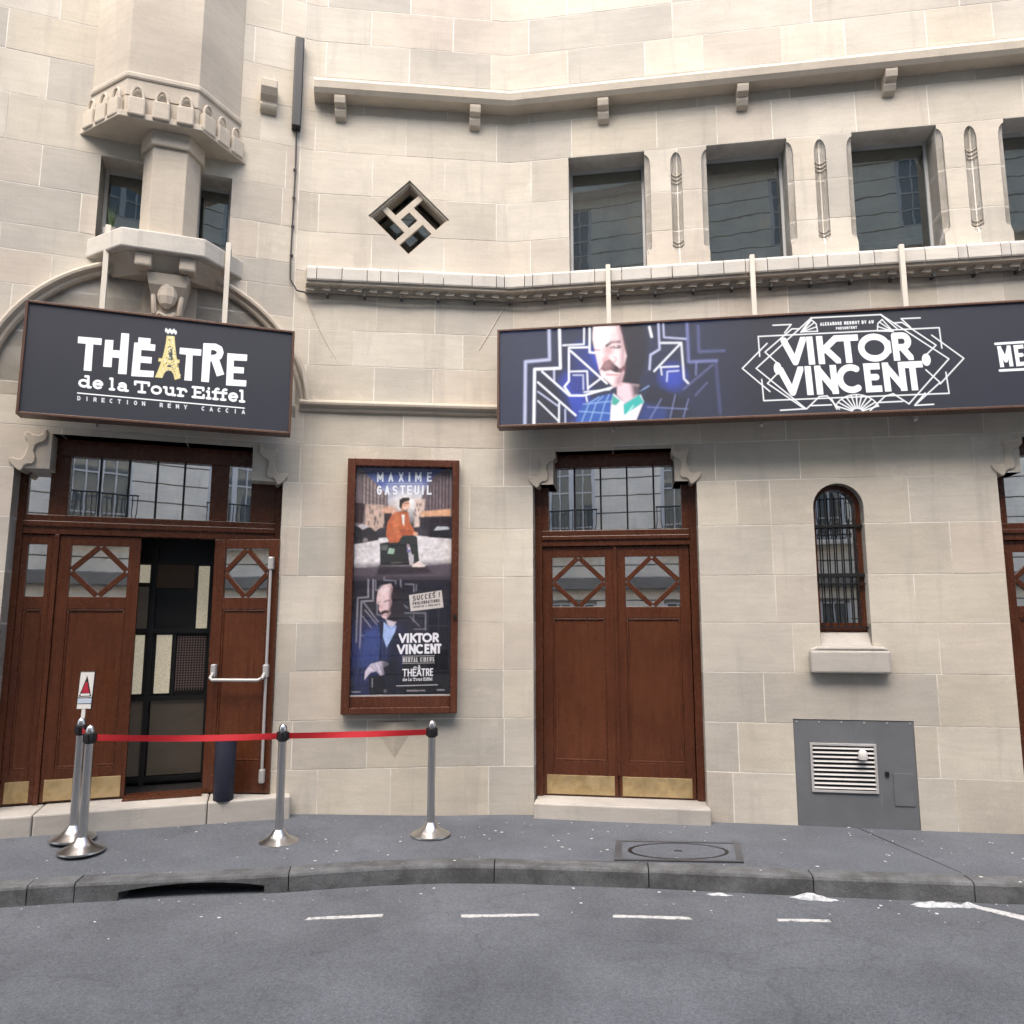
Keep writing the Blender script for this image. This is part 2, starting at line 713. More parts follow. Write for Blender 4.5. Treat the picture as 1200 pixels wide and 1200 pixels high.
cutter(MB().box(-1.87, -1.50, -1, 1, 5.18, 6.0))
cutter(MB().box(-1.06, -.74, -1, 1, 5.18, 6.0))
DC = (.975, 5.785, .405)
cutter(MB().prism([(DC[0], DC[1] + DC[2]), (DC[0] + DC[2], DC[1]), (DC[0], DC[1] - DC[2]), (DC[0] - DC[2], DC[1])], -1, 1))
AC = (-1.30, 3.65, 1.31)
tymp = [(AC[0] + AC[2] * math.cos(a), AC[1] + AC[2] * math.sin(a)) for a in np.linspace(.02, math.pi - .02, 29)]
cutter(MB().prism(tymp, -1, .022))


def flute(s, z0, z1, hw=.058, dp=.038):
    """shallow hollow with a rounded head and a pointed foot"""
    rows = [(z0, .02), (z0 + .05, .62), (z0 + .09, 1), (z1 - .13, 1), (z1 - .085, .93), (z1 - .045, .74), (z1 - .015, .42), (z1, .02)]
    arc_ = [math.pi * k / 6 for k in range(7)]
    mb = MB()
    n = 8
    for z, f_ in rows:
        for a_ in arc_:
            mb.v.append((s - hw * f_ * math.cos(a_), dp * f_ * math.sin(a_), z))
        mb.v.append((s, -.03, z))
    for i_ in range(len(rows) - 1):
        for k in range(n):
            mb.f.append((i_ * n + k, i_ * n + (k + 1) % n, (i_ + 1) * n + (k + 1) % n, (i_ + 1) * n + k))
    mb.f.append(tuple(range(n)))
    mb.f.append(tuple((len(rows) - 1) * n + k for k in range(n)))
    return mb


FLUTES = []
for i, s in enumerate(UPW):
    if i:
        FLUTES.append(RD + s - .30)
    if i:
        FLUTES.append(RD + s)
    FLUTES.append(RD + s + .765)
for s in FLUTES:
    cutter(flute(s, 5.32, 6.41))


def carve(mb, name):
    """apply the openings that touch this block; returns a mesh in unrolled coordinates, or None"""
    xs = [v[0] for v in mb.v]
    zs = [v[2] for v in mb.v]
    hit = [c for c in CUT if c[1] < max(xs) and c[2] > min(xs) and c[3] < max(zs) and c[4] > min(zs)]
    me = mesh_of(mb, name)
    if not hit:
        return me
    o = bpy.data.objects.new('tmp', me)
    COL.objects.link(o)
    for c in hit:
        m = o.modifiers.new('b', 'BOOLEAN')
        m.operation = 'DIFFERENCE'
        m.solver = 'EXACT'
        m.object = c[0]
    dg = bpy.context.evaluated_depsgraph_get()
    dg.update()
    out = bpy.data.meshes.new_from_object(o.evaluated_get(dg))
    out.name = name
    bpy.data.objects.remove(o)
    return out if len(out.polygons) else None


def islands(me):
    bm = bmesh.new()
    bm.from_mesh(me)
    bm.verts.ensure_lookup_table()
    seen, groups = set(), []
    for v in bm.verts:
        if v.index in seen:
            continue
        st, g_ = [v], []
        seen.add(v.index)
        while st:
            u = st.pop()
            g_.append(u.index)
            for e_ in u.link_edges:
                w_ = e_.other_vert(u)
                if w_.index not in seen:
                    seen.add(w_.index)
                    st.append(w_)
        groups.append(g_)
    if len(groups) == 1:
        bm.free()
        return [me]
    out = []
    for g_ in groups:
        k = set(g_)
        b2 = bm.copy()
        bmesh.ops.delete(b2, geom=[v for v in b2.verts if v.index not in k], context='VERTS')
        m2 = bpy.data.meshes.new(me.name)
        b2.to_mesh(m2)
        b2.free()
        out.append(m2)
    bm.free()
    return out


def bend(me, fn):
    n = len(me.vertices)
    co = np.empty(n * 3)
    me.vertices.foreach_get('co', co)
    co = co.reshape(-1, 3)
    out = [fn(*p) for p in co]
    base = theatre.location
    me.vertices.foreach_set('co', (np.array(out) - np.array(base)).ravel())
    me.update()


def slice_x(mb_me, cuts):
    bm = bmesh.new()
    bm.from_mesh(mb_me)
    for c in cuts:
        bmesh.ops.bisect_plane(bm, geom=bm.verts[:] + bm.edges[:] + bm.faces[:], plane_co=(c, 0, 0), plane_no=(1, 0, 0))
    bm.to_mesh(mb_me)
    bm.free()


ZL = [-.06, .43, .86, 1.30, 1.74, 2.17, 2.63, 3.05, 3.42, 3.80]
J_LOW = [
    [-4.2, -3.4, -2.6, -.04, .36, .91, 1.71, 4.0, 4.95, 5.83, 6.7, 8.4],
    [-4.2, -3.0, -.15, .13, .69, 1.28, 1.85, 4.06, 4.9, 5.72, 6.5, 8.4],
    [-4.2, -3.5, -2.7, .08, .98, 1.84, 4.30, 5.75, 6.6, 8.4],
    [-4.2, -3.1, -.16, .13, .95, 1.84, 4.57, 5.79, 6.5, 8.4],
    [-4.2, -3.4, -2.55, -.12, .62, 1.84, 4.44, 5.62, 6.6, 8.4],
    [-4.2, -3.0, -.15, .12, .9, 1.84, 4.43, 5.95, 6.5, 8.4],
    [-4.2, -3.5, -2.6, .13, .75, 1.55, 4.13, 4.43, 5.63, 6.6, 8.4],
    [-4.2, -3.1, -2.0, -1.0, .10, 1.24, 1.84, 2.2, 3.0, 3.95, 4.71, 5.36, 6.2, 7.0, 8.4],
    [-4.2, -3.4, -2.5, -1.6, -.7, .12, .96, 1.84, 2.82, 3.82, 4.6, 5.5, 6.3, 7.2, 8.4]]
ZM = [3.80, 4.21, 4.57, 4.95]
J_MID = [
    [-.12, .07, .67, 1.24, 2.02, 2.9, 3.7, 4.6, 5.4, 6.3, 7.2, 8.4],
    [-.12, .09, .46, 1.53, 2.3, 3.1, 4.0, 4.9, 5.7, 6.6, 7.5, 8.4],
    [-.12, .68, 1.25, 2.0, 2.5, 3.4, 4.04, 4.68, 5.42, 6.01, 6.57, 7.4, 8.4]]
ZT = [4.95, 5.16, 5.58, 5.99, 6.45, 6.87, 7.27, 7.67, 8.07, 8.5]
J_TOP = [
    [-.12, 2.0, 4.2, 6.2, 8.4],
    [-.12, .61, 1.33, 2.21, 2.9, 3.69, 4.3, 5.05, 6.42, 7.0, 7.75, 8.4],
    [-.12, .08, .975, 1.86, 2.9, 3.69, 4.3, 5.05, 5.6, 6.42, 7.0, 7.75, 8.4],
    [-.12, .60, 1.33, 2.22, 2.9, 3.69, 5.05, 6.42, 7.75, 8.4],
    [-.12, .02, .93, 1.86, 2.64, 3.5, 4.09, 4.62, 5.4, 6.06, 6.9, 7.7, 8.4],
    [-.12, .5, 1.35, 2.2, 3.0, 3.9, 4.8, 5.6, 6.5, 7.4, 8.4],
    [-.12, .1, .95, 1.8, 2.61, 3.4, 3.98, 4.75, 5.35, 6.1, 6.7, 7.5, 8.4],
    [-.12, .55, 1.4, 2.2, 3.69, 5.05, 6.42, 7.75, 8.4],
    [-.12, .1, .95, 1.8, 2.61, 3.69, 5.05, 6.42, 7.75, 8.4]]
ZLL = [3.80, 4.26, 4.67, 4.98, 5.22, 5.60, 6.0, 6.45, 6.87, 7.27, 7.67, 8.07, 8.5]
J_L = [
    [-4.2, -3.4, -2.75, -.12],
    [-4.2, -3.1, -2.47, -1.3, -.12],
    [-4.2, -3.4, -2.19, -1.0, -.56, -.12],
    [-4.2, -3.0, -2.6, -1.3, -.12],
    [-4.2, -3.3, -2.0, -1.3, -.48, -.12],
    [-4.2, -3.2, -2.34, -1.3, -.27, -.12],
    [-4.2, -3.5, -2.63, -1.3, -.25, -.12],
    [-4.2, -3.3, -2.35, -1.5, -.5, -.12],
    [-4.2, -3.5, -2.7, -1.9, -1.0, -.4, -.12],
    [-4.2, -3.2, -2.3, -1.4, -.6, -.12],
    [-4.2, -3.5, -2.7, -1.9, -1.0, -.35, -.12],
    [-4.2, -3.2, -2.3, -1.4, -.6, -.12]]
JW = .0052
TH = .34


def lay(zs, joints, fn):
    for i, js in enumerate(joints):
        for a, b in zip(js[:-1], js[1:]):
            y0 = random.uniform(-.0018, .0)
            mb = MB().box(a + JW, b - JW, y0, TH, zs[i] + JW, zs[i + 1] - JW)
            me = carve(mb, 'stone_block')
            if me is None:
                continue
            cuts = [c for c in np.arange(-.2, .75, .075) if a < c < b] + [c for c in np.arange(ML - .62, ML + .24, .075) if a < c < b] + [c for c in (0, ML) if a < c < b]
            if cuts:
                slice_x(me, sorted(cuts))
            for piece in islands(me):
                bend(piece, fn)
                part_mesh('stone_block', piece, M_STONE, theatre)


lay(ZL, J_LOW, F_LOW)
lay(ZM, J_MID, F_MID)
lay(ZT, J_TOP, F_TOP)
lay(ZLL, J_L, F_TOP)


def mortar(a, b, z0, z1, fn):
    me = carve(MB().box(a, b, .0011, TH - .02, z0, z1), 'mortar_bed')
    slice_x(me, sorted([c for c in (0, ML) if a < c < b] + [c for c in np.arange(-.2, .75, .075) if a < c < b] + [c for c in np.arange(ML - .62, ML + .24, .075) if a < c < b]))
    for piece in islands(me):
        bend(piece, fn)
        part_mesh('mortar_bed', piece, M_MORTAR, theatre)


mortar(-4.2, 8.4, -.06, 3.80, F_LOW)
mortar(-.12, 8.4, 3.80, 4.95, F_MID)
mortar(-.12, 8.4, 4.95, 8.5, F_TOP)
mortar(-4.2, -.12, 3.80, 8.5, F_TOP)
for c in CUT:
    bpy.data.objects.remove(c[0])


def dense(mb):
    return mb


# the storeys above and the depth of the house
part('house_core', MB().box(-14, 14, 10.6, 11.4, 0, 8.5).box(-14, 14, 7.7, 11.4, 8.35, 8.49), M_DARK, theatre)
for Wd, x0, x1 in ((WL, -9.0, -4.2), (WR, 8.4 - ML, 12.0)):
    part('side_wall', MB().box(x0, x1, .0, .3, -.06, 8.495), M_CARVE, theatre, Wd)

# ------------------------------------------------------------------ mouldings
def sweep(profile, path, closed=False):
    """profile (out, up) swept along path of (S, z, tangent angle in the wall face); mesh in unrolled coordinates"""
    mb = MB()
    n = len(profile)
    vs = []
    for S, z, ang in path:
        nx, nz = -math.sin(ang), math.cos(ang)
        for o, u in profile:
            vs.append((S + nx * u, -o, z + nz * u))
    fs = []
    for i in range(len(path) - 1):
        for k in range(n - 1):
            fs.append((i * n + k, (i + 1) * n + k, (i + 1) * n + k + 1, i * n + k + 1))
    fs.append(tuple(range(n)))
    fs.append(tuple((len(path) - 1) * n + k for k in range(n - 1, -1, -1)))
    return mb.add(vs, fs)


roll = [(-.02, -.06), (.02, -.06), (.035, -.045), (.035, -.02), (.055, -.012), (.075, .0), (.08, .02), (.07, .04), (.045, .05), (.03, .055), (-.02, .06)]
# string course runs over the middle face below the sign level, the arch moulding springs from it
part('string_course', sweep(roll, [(S, 3.80, 0) for S in np.linspace(.02, ML + .35, 34)]), M_CARVE, theatre, F_MID, smooth=True)
arch_path = []
for a in np.linspace(math.pi - .05, .12, 40):
    arch_path.append((AC[0] + 1.345 * math.cos(a), AC[1] + 1.345 * math.sin(a), a - math.pi / 2))
part('arch_moulding', sweep([(o, u * 1.0) for o, u in roll], arch_path), M_CARVE, theatre, F_TOP, smooth=True)

# fine arrises where the flat face above passes into the hollow one below
for pts in ([(.05, 4.88), (.12, 4.72), (.20, 4.52), (.27, 4.36), (.33, 4.22)], [(1.90, 4.88), (1.83, 4.74), (1.76, 4.58), (1.69, 4.42)]):
    part('arris', MB().tube([(x, .0, z) for x, z in pts], [.009, .008, .007, .005, .003][:len(pts)], 6), M_CARVE, theatre, F_MID)

# cornice: weathered coping stones over a dentil band
edges = [-.02]
rr = random.Random(3)
while edges[-1] < 8.3:
    edges.append(edges[-1] + rr.choice([.08, .13, .17, .2, .24, .28]))
crn = part('cornice_band', sweep([(0, 4.93), (.055, 4.93), (.06, 4.97), (.13, 4.985), (.135, 5.01), (0, 5.01)], [(S, 0, 0) for S in list(np.linspace(-.02, 1.9, 9)) + [ML] + list(np.linspace(2.2, 8.4, 12))]), M_CARVE, theatre, F_TOP)
for a, b in zip(edges[:-1], edges[1:]):
    mb = MB()
    j = .0035
    pr = [(-.0, 5.012), (.150, 5.012), (.156, 5.025), (.150, 5.135), (.125, 5.165), (-.0, 5.178)]
    st = [a + j] + ([ML] if a + j < ML < b - j else []) + [b - j]
    dz = rr.uniform(-.003, .003)
    me = mesh_of(sweep([(o + (dz if o > .1 else 0), u) for o, u in pr], [(S, 0, 0) for S in st]), 'coping_stone', F_TOP, theatre.location)
    part_mesh('coping_stone', me, M_COPING, crn)
dent_me = None
S = .05
while S < 8.3:
    Wd = WM if S < ML else WR
    s = S if S < ML else S - ML
    mb = MB().prism([(-.050, .012), (.028, .004), (.052, .05), (-.022, .05)], -.088, -.05)
    if dent_me is None:
        dent_me = mesh_of(mb, 'dentil')
        dent_me.materials.append(M_CARVE)
    d = bpy.data.objects.new('dentil', dent_me)
    COL.objects.link(d)
    d.parent = crn
    p = Wd.P(s, 0, 4.93)
    d.location = p - theatre.location
    d.rotation_euler = (0, 0, math.atan2(Wd.d.y, Wd.d.x))
    S += .15

# upper string course on little corbels
part('upper_string_course', sweep([(0, 6.98), (.16, 6.98), (.19, 7.02), (.20, 7.09), (.17, 7.13), (.05, 7.16), (0, 7.16)], [(S, 0, 0) for S in list(np.linspace(-.0, 1.9, 9)) + [ML] + list(np.linspace(2.2, 8.4, 12))]), M_CARVE, theatre, F_TOP)
for S in (.27, 1.63, RD + .965, RD + 2.33, RD + 3.70, RD + 5.06):
    prof = [(0, 6.78), (-.06, 6.80), (-.09, 6.85), (-.085, 6.875), (-.14, 6.90), (-.155, 6.95), (-.155, 6.979), (0, 6.979)]
    mb = MB()
    n = len(prof)
    mb.add([(S - .055, y, z) for y, z in prof] + [(S + .055, y, z) for y, z in prof],
           [tuple(range(n)), tuple(range(2 * n - 1, n - 1, -1))] + [(i, (i + 1) % n, (i + 1) % n + n, i + n) for i in range(n)])
    part('corbel', mb, M_CARVE, theatre, F_TOP, bev=.006)

# chevron ribs across the middle flutes
for u in UPW[1:]:
    sx = RD + u - .30
    for z in (6.17, 6.13, 6.09, 5.46, 5.42):
        part('chevron_rib', MB().tube([(sx - .070, -.0005, z + .022), (sx - .035, .022, z + .004), (sx, .033, z - .008), (sx + .035, .022, z + .004), (sx + .070, -.0005, z + .022)], .004, 5), M_CARVE, theatre, F_TOP)

# ------------------------------------------------------------------ upper windows
def casement(W, a, b, z0, z1, y, pane, th=.035, mid=False, frame=None):
    mb = MB()
    mb.box(a, a + th, y, y + .05, z0, z1).box(b - th, b, y, y + .05, z0, z1)
    mb.box(a + th, b - th, y, y + .05, z1 - th, z1).box(a + th, b - th, y, y + .05, z0, z0 + th)
    if mid:
        c = (a + b) / 2
        mb.box(c - .02, c + .02, y - .006, y + .05, z0 + th, z1 - th)
    w = part('window', mb, frame or M_WHITEPAINT, theatre, W, bev=.003)
    part('pane', MB().box(a + th, b - th, y + .02, y + .03, z0 + th, z1 - th), pane, w, W)
    return w


for s in UPW:
    casement(WR, s - .02, s + .785, 5.16, 6.46, .25, M_WPANE, .045)
casement(WL, -1.89, -1.48, 5.16, 6.02, .24, M_WPANE, .05)
casement(WL, -1.08, -.72, 5.16, 6.02, .24, M_WPANE, .05)

# diamond window with a pinwheel stone lattice
H = DC[2] * .96
holes = [(.03, .27, .03, .62), (.38, .97, .03, .27), (.73, .97, .38, .97), (.03, .62, .73, .97), (.39, .61, .39, .61)]
g = [0, .03, .27, .38, .39, .61, .62, .73, .97, 1]
mb = MB()
for i in range(9):
    for j in range(9):
        ca, cb = (g[i] + g[i + 1]) / 2, (g[j] + g[j + 1]) / 2
        if any(h[0] < ca < h[1] and h[2] < cb < h[3] for h in holes):
            continue
        q = [(g[i], g[j]), (g[i + 1], g[j]), (g[i + 1], g[j + 1]), (g[i], g[j + 1])]
        mb.prism([(DC[0] + (a - b) * H, DC[1] + H - (a + b) * H) for a, b in q], .045, .078)
part('lattice', mb, M_CARVE, theatre, WM)
mb = MB()
for k in range(4):
    r0, r1 = DC[2] + .012, DC[2] - .028
    c = [(0, 1), (1, 0), (0, -1), (-1, 0)]
    p, q = c[k], c[(k + 1) % 4]
    mb.prism([(DC[0] + p[0] * DC[2], DC[1] + p[1] * DC[2]), (DC[0] + q[0] * DC[2], DC[1] + q[1] * DC[2]), (DC[0] + q[0] * r1, DC[1] + q[1] * r1), (DC[0] + p[0] * r1, DC[1] + p[1] * r1)], .022, .21)
part('lattice_surround', mb, M_CARVE, theatre, WM)
part('pane', MB().box(DC[0] - .42, DC[0] + .42, .26, .27, DC[1] - .42, DC[1] + .42), M_WPANE, theatre, WM)

# ------------------------------------------------------------------ doors
def scroll_bracket(W, x, z, sg, parent):
    """carved stone corner piece: x is the jamb, z the shoulder, sg +1 when the opening lies to the right"""
    P = [(0, 0), (.035, -.03), (.055, -.028), (.075, .015), (.10, .03), (.13, .03), (.15, .055), (.15, .10), (.135, .145), (.14, .19), (.165, .215), (.20, .23), (.225, .26), (.225, .345),
         (.20, .345), (.19, .30), (.165, .285), (.12, .29), (.085, .315), (.055, .30), (.06, .265), (.085, .225), (.085, .17), (.07, .11), (.05, .075), (.02, .07), (-.02, .085), (-.045, .075), (-.04, .045), (-.02, .02)]
    fill = [(0, .002), (.035, -.025), (.055, -.023), (.075, .018), (.10, .033), (.13, .033), (.15, .058), (.15, .10), (.135, .145), (.14, .19), (.165, .215), (.20, .23), (.225, .26), (.225, .345), (-.0, .345)]
    mb = MB().prism([(x + sg * a, z + b) for a, b in P], -.020, .10)
    o = part('scroll_bracket', mb, M_CARVE, parent, W, bev=.008)
    mb = MB().prism([(x + sg * a, z + b) for a, b in fill], .004, .30)
    part('bracket_stone', mb, M_CARVE, parent, W)
    return o


def leaf(T, w, z0, z1, parent, glass=True, lattice=True, kick=True, th=.05, gz=(1.89, 2.37), pz=(.45, 1.78), sl=.095, sr=.095):
    """door leaf in its own frame: x 0..w, y 0 front .. th back; T maps to the street"""
    mb = MB()
    mb.box(0, sl, 0, th, z0, z1).box(w - sr, w, 0, th, z0, z1)
    for a, b in ((z0, pz[0]), (pz[1], gz[0]), (gz[1], z1)):
        mb.box(sl, w - sr, 0.001, th - .001, a, b)
    lf = part('leaf', mb, M_WOOD, parent, T, bev=.004)
    p = MB().box(sl, w - sr, .016, th - .014, pz[0], pz[1])
    part('panel', p, M_WOODP, parent, T)
    m = MB()
    e = .018
    for a, b, c, d in ((sl, w - sr, pz[0], pz[0] + e), (sl, w - sr, pz[1] - e, pz[1]), (sl, sl + e, pz[0] + e, pz[1] - e), (w - sr - e, w - sr, pz[0] + e, pz[1] - e)):
        m.box(a, b, .005, th - .005, c, d)
    part('panel_moulding', m, M_WOOD, parent, T, bev=.006)
    part('pane', MB().box(sl, w - sr, .022, .028, gz[0], gz[1]), M_PANE, parent, T)
    if lattice:
        cx, cz = w / 2, (gz[0] + gz[1]) / 2
        hx, hz = (w - sl - sr) / 2, (gz[1] - gz[0]) / 2
        C = [(cx, 0, cz + hz), (cx + hx, 0, cz), (cx, 0, cz - hz), (cx - hx, 0, cz)]
        for k in range(4):
            p, q = Vector(C[k]), Vector(C[(k + 1) % 4])
            d = (q - p).normalized() * .014
            part('lattice_bar', MB().bar(p + d + Vector((0, .021, 0)), q - d + Vector((0, .021, 0)), .046, .030, (0, 1, 0)), M_WOOD, parent, T, bev=.004)
    if kick:
        part('kick_plate', MB().box(.03, w - .035, -.004, .0005, z0 + .012, z0 + .185), M_BRASS, parent, T, bev=.002)
    return lf


def transom(W, a, b, z0, z1, y, n, parent):
    part('transom_pane', MB().box(a, b, y + .02, y + .026, z0, z1), M_PANE, parent, W)
    for k in range(1, n):
        x = a + (b - a) * k / n
        part('mullion', MB().box(x - .0085, x + .0085, y + .002, y + .02, z0, z1), M_MULL, parent, W)


def right_door(k, z0):
    y = .17
    f = MB()
    a, b = .22 + k, 1.77 + k
    f.box(a - .02, a + .07, y, y + .12, z0, 3.10).box(b - .07, b + .02, y, y + .12, z0, 3.10)
    f.box(a + .07, b - .07, y, y + .12, 2.475, 2.63)
    f.box(a + .07, a + .135, y + .003, y + .12, 2.63, 3.25).box(b - .135, b - .07, y + .003, y + .12, 2.63, 3.25)
    f.box(a + .07, b - .07, y - .002, y + .12, 3.25, 3.42)
    d = part('door_frame', f, M_WOOD, theatre, WR, bev=.005)
    part('transom_moulding', MB().box(a + .07, b - .07, y - .018, y, 2.535, 2.575), M_WOOD, d, WR, bev=.006)
    transom(WR, a + .135, b - .135, 2.63, 3.25, y + .03, 5, d)
    w = (b - a - .14 - .006) / 2
    for x0 in (a + .07, a + .073 + w):
        T = lambda x, yy, z, x0=x0: WR(x0 + x, y + .03 + yy, z)
        leaf(T, w - .003, z0 + .006, 2.47, d)
    part('astragal', MB().box(a + .07 + w - .012, a + .07 + w + .018, y + .012, y + .03, z0 + .2, 2.47), M_WOOD, d, WR, bev=.004)
    part('back_panel', MB().box(a, b, y + .2, y + .21, z0, 3.4), M_DARK, d, WR)
    scroll_bracket(WR, a, 3.06, 1, d)
    scroll_bracket(WR, b, 3.06, -1, d)
    st = part('doorstep', MB().box(a + .01, b + .015, -.12, .30, -.05, z0), M_STEP, theatre, WR, bev=.012)


right_door(0, .13)
right_door(D3, .13)

# entrance on the left face: two leaves between narrow side panels, right leaf folded open
ZS = .235
y = .20
f = MB()
a, b = -2.33, -.15
f.box(a - .02, a + .05, y, y + .12, ZS, 3.10).box(b - .05, b + .02, y, y + .12, ZS, 3.10)
f.box(a + .05, b - .05, y, y + .13, 2.51, 2.68)
for x0, x1 in ((a + .05, a + .07), (-2.10, -1.95), (-.79, -.63), (-.43, b - .05)):
    f.box(x0, x1, y + .004, y + .12, 2.68, 3.21)
f.box(a + .05, b - .05, y - .002, y + .12, 3.21, 3.42)
for x0, x1 in ((-2.035, -1.995), (-.725, -.685)):
    f.box(x0, x1, y + .002, y + .12, ZS, 2.51)
ent = part('door_frame', f, M_WOOD, theatre, WL, bev=.005)
part('transom_moulding', MB().box(a + .05, b - .05, y - .018, y, 2.575, 2.625), M_WOOD, ent, WL, bev=.006)
transom(WL, -1.95, -.79, 2.68, 3.21, y + .03, 5, ent)
part('transom_pane', MB().box(a + .07, -2.10, y + .03, y + .036, 2.68, 3.21), M_PANE, ent, WL)
part('transom_pane', MB().box(-.63, -.43, y + .03, y + .036, 2.68, 3.21), M_PANE, ent, WL)
GZ, PZ = (1.97, 2.42), (.52, 1.86)
leaf(lambda x, yy, z: WL(a + .05 + x, y + .02 + yy, z), 2.33 - .05 - 2.037, ZS + .012, 2.505, ent, lattice=False, gz=GZ, pz=PZ, sl=.05, sr=.05)
leaf(lambda x, yy, z: WL(-.683 + x, y + .02 + yy, z), .683 - .20, ZS + .012, 2.505, ent, lattice=False, gz=GZ, pz=PZ, sl=.1, sr=.1)
leaf(lambda x, yy, z: WL(-1.993 + x, y + .02 + yy, z), .645, ZS + .012, 2.505, ent, gz=GZ, pz=PZ)
OA = R(158)                               # opened outwards, nearly flat to the wall
hx, hy = -.72, y - .005


def T_open(x, yy, z):
    # x runs from the hinge to the free edge, yy from the room side towards the street side of the leaf
    dx, dy = -math.cos(OA), -math.sin(OA)
    nx, ny = -dy, dx
    return WL(hx + dx * x + nx * yy, hy + dy * x + ny * yy, z)


leaf(T_open, .60, ZS + .012, 2.505, ent, gz=GZ, pz=PZ, kick=False)
rod = MB().tube([(.545, -.035, .40), (.545, -.035, 2.28)], .013, 10)
part('panic_rod', rod, M_ALU, ent, T_open, smooth=True)
pb = MB().tube([(.06, -.03, 1.30), (.06, -.095, 1.25), (.08, -.105, 1.235), (.50, -.105, 1.235), (.53, -.095, 1.25), (.535, -.03, 1.30)], .016, 10)
part('panic_bar', pb, M_ALU, ent, T_open, smooth=True)
for x, z in ((.06, 1.31), (.54, 1.31), (.545, 2.28), (.545, .40)):
    part('panic_bar_bracket', MB().box(x - .024, x + .024, -.055, 0, z - .06, z + .06), M_ALU, ent, T_open, bev=.012)
for x0, x1 in ((a, 1), (b, -1)):
    pass
scroll_bracket(WL, -2.33, 3.05, 1, ent)
scroll_bracket(WL, -.15, 3.05, -1, ent)
for x0, x1 in ((-3.3, -1.95), (-1.944, -.66), (-.654, .02)):
    part('doorstep', MB().box(x0, x1, -.15, .34, -.05, ZS + random.uniform(-.003, .003)), M_STEP, theatre, WL, bev=.014)

# lobby behind the open leaf
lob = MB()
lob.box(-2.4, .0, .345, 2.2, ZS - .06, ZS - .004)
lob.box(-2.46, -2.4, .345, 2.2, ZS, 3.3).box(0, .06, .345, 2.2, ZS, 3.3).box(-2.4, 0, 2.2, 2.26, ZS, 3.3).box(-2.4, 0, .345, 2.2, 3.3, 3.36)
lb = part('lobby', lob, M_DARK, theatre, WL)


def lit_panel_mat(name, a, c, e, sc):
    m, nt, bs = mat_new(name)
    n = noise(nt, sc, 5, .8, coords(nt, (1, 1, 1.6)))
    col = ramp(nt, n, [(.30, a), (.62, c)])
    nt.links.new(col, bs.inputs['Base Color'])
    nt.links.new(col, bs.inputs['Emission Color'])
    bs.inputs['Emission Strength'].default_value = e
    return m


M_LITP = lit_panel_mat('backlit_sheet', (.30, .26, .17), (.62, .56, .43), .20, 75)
M_DIMP = lit_panel_mat('dim_sheet', (.055, .044, .034), (.07, .056, .044), .10, 4)  # faint emission stands in for lobby light falling on the sheet
M_BRNP = lit_panel_mat('brown_board', (.028, .016, .010), (.034, .02, .012), .08, 4)  # plain board, its slight glow replaces room light
M_GRID = simple('wire_grid', (.20, .15, .14), .5)
PY = .75
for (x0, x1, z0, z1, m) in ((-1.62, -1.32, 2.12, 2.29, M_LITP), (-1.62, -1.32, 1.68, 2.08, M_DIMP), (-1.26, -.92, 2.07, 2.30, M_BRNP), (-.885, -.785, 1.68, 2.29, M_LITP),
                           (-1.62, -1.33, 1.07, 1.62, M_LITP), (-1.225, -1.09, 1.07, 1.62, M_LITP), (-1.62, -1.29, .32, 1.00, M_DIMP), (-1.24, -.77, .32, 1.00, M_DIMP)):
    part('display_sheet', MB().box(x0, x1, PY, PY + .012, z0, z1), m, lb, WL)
fr = MB()
for x in (-1.28, -.74):
    fr.box(x - .024, x + .024, PY - .03, PY + .03, ZS, 2.5)
fr.box(-1.075, -1.05, PY - .012, PY + .03, 1.03, 1.66)
for z in (.29, 1.025, 1.66, 2.32):
    fr.box(-1.75, -.72, PY - .025, PY + .028, z - .022, z + .022)
fr.box(-1.75, -.72, PY + .03, PY + .04, ZS, 2.6)
part('partition_frame', fr, M_BLACK, lb, WL)
gr = MB()
for x in np.arange(-1.04, -.78, .024):
    gr.box(x, x + .007, PY, PY + .006, 1.09, 1.61)
for z in np.arange(1.12, 1.61, .024):
    gr.box(-1.04, -.78, PY + .006, PY + .011, z, z + .007)
part('wire_grid', gr, M_GRID, lb, WL)
part('threshold', MB().box(-1.35, -.72, .10, .345, ZS, ZS + .02), M_WOOD, ent, WL, bev=.005)

# small arched window with its grille and sill
aw0, aw1, cxw, rz = 2.80, 3.235, 3.0175, 2.785


def arched(r, z0, n=15):
    return [(cxw - r, z0), (cxw + r, z0)] + [(cxw + r * math.cos(t), rz + r * math.sin(t)) for t in np.linspace(0, math.pi, n)][1:-1] + [(cxw - r, z0)][:0]


def ring(r0, r1, z0, z1, y0, y1):
    """arched frame with straight legs"""
    po = [(cxw + r1, z0)] + [(cxw + r1 * math.cos(t), rz + r1 * math.sin(t)) for t in np.linspace(0, math.pi, 17)] + [(cxw - r1, z0)]
    pi = [(cxw + r0, z1)] + [(cxw + r0 * math.cos(t), rz + r0 * math.sin(t)) for t in np.linspace(0, math.pi, 17)] + [(cxw - r0, z1)]
    mb = MB()
    n = len(po)
    vs = [(x, yy, z) for yy in (y0, y1) for lst in (po, pi) for x, z in lst]
    fs = []
    for i in range(n - 1):
        fs += [(i, i + 1, n + i + 1, n + i), (2 * n + i, 3 * n + i, 3 * n + i + 1, 2 * n + i + 1), (n + i, n + i + 1, 3 * n + i + 1, 3 * n + i), (i, 2 * n + i, 2 * n + i + 1, i + 1)]
    fs += [(0, n, 3 * n, 2 * n), (n - 1, 3 * n - 1, 4 * n - 1, 2 * n - 1)]
    mb.add(vs, fs)
    return mb


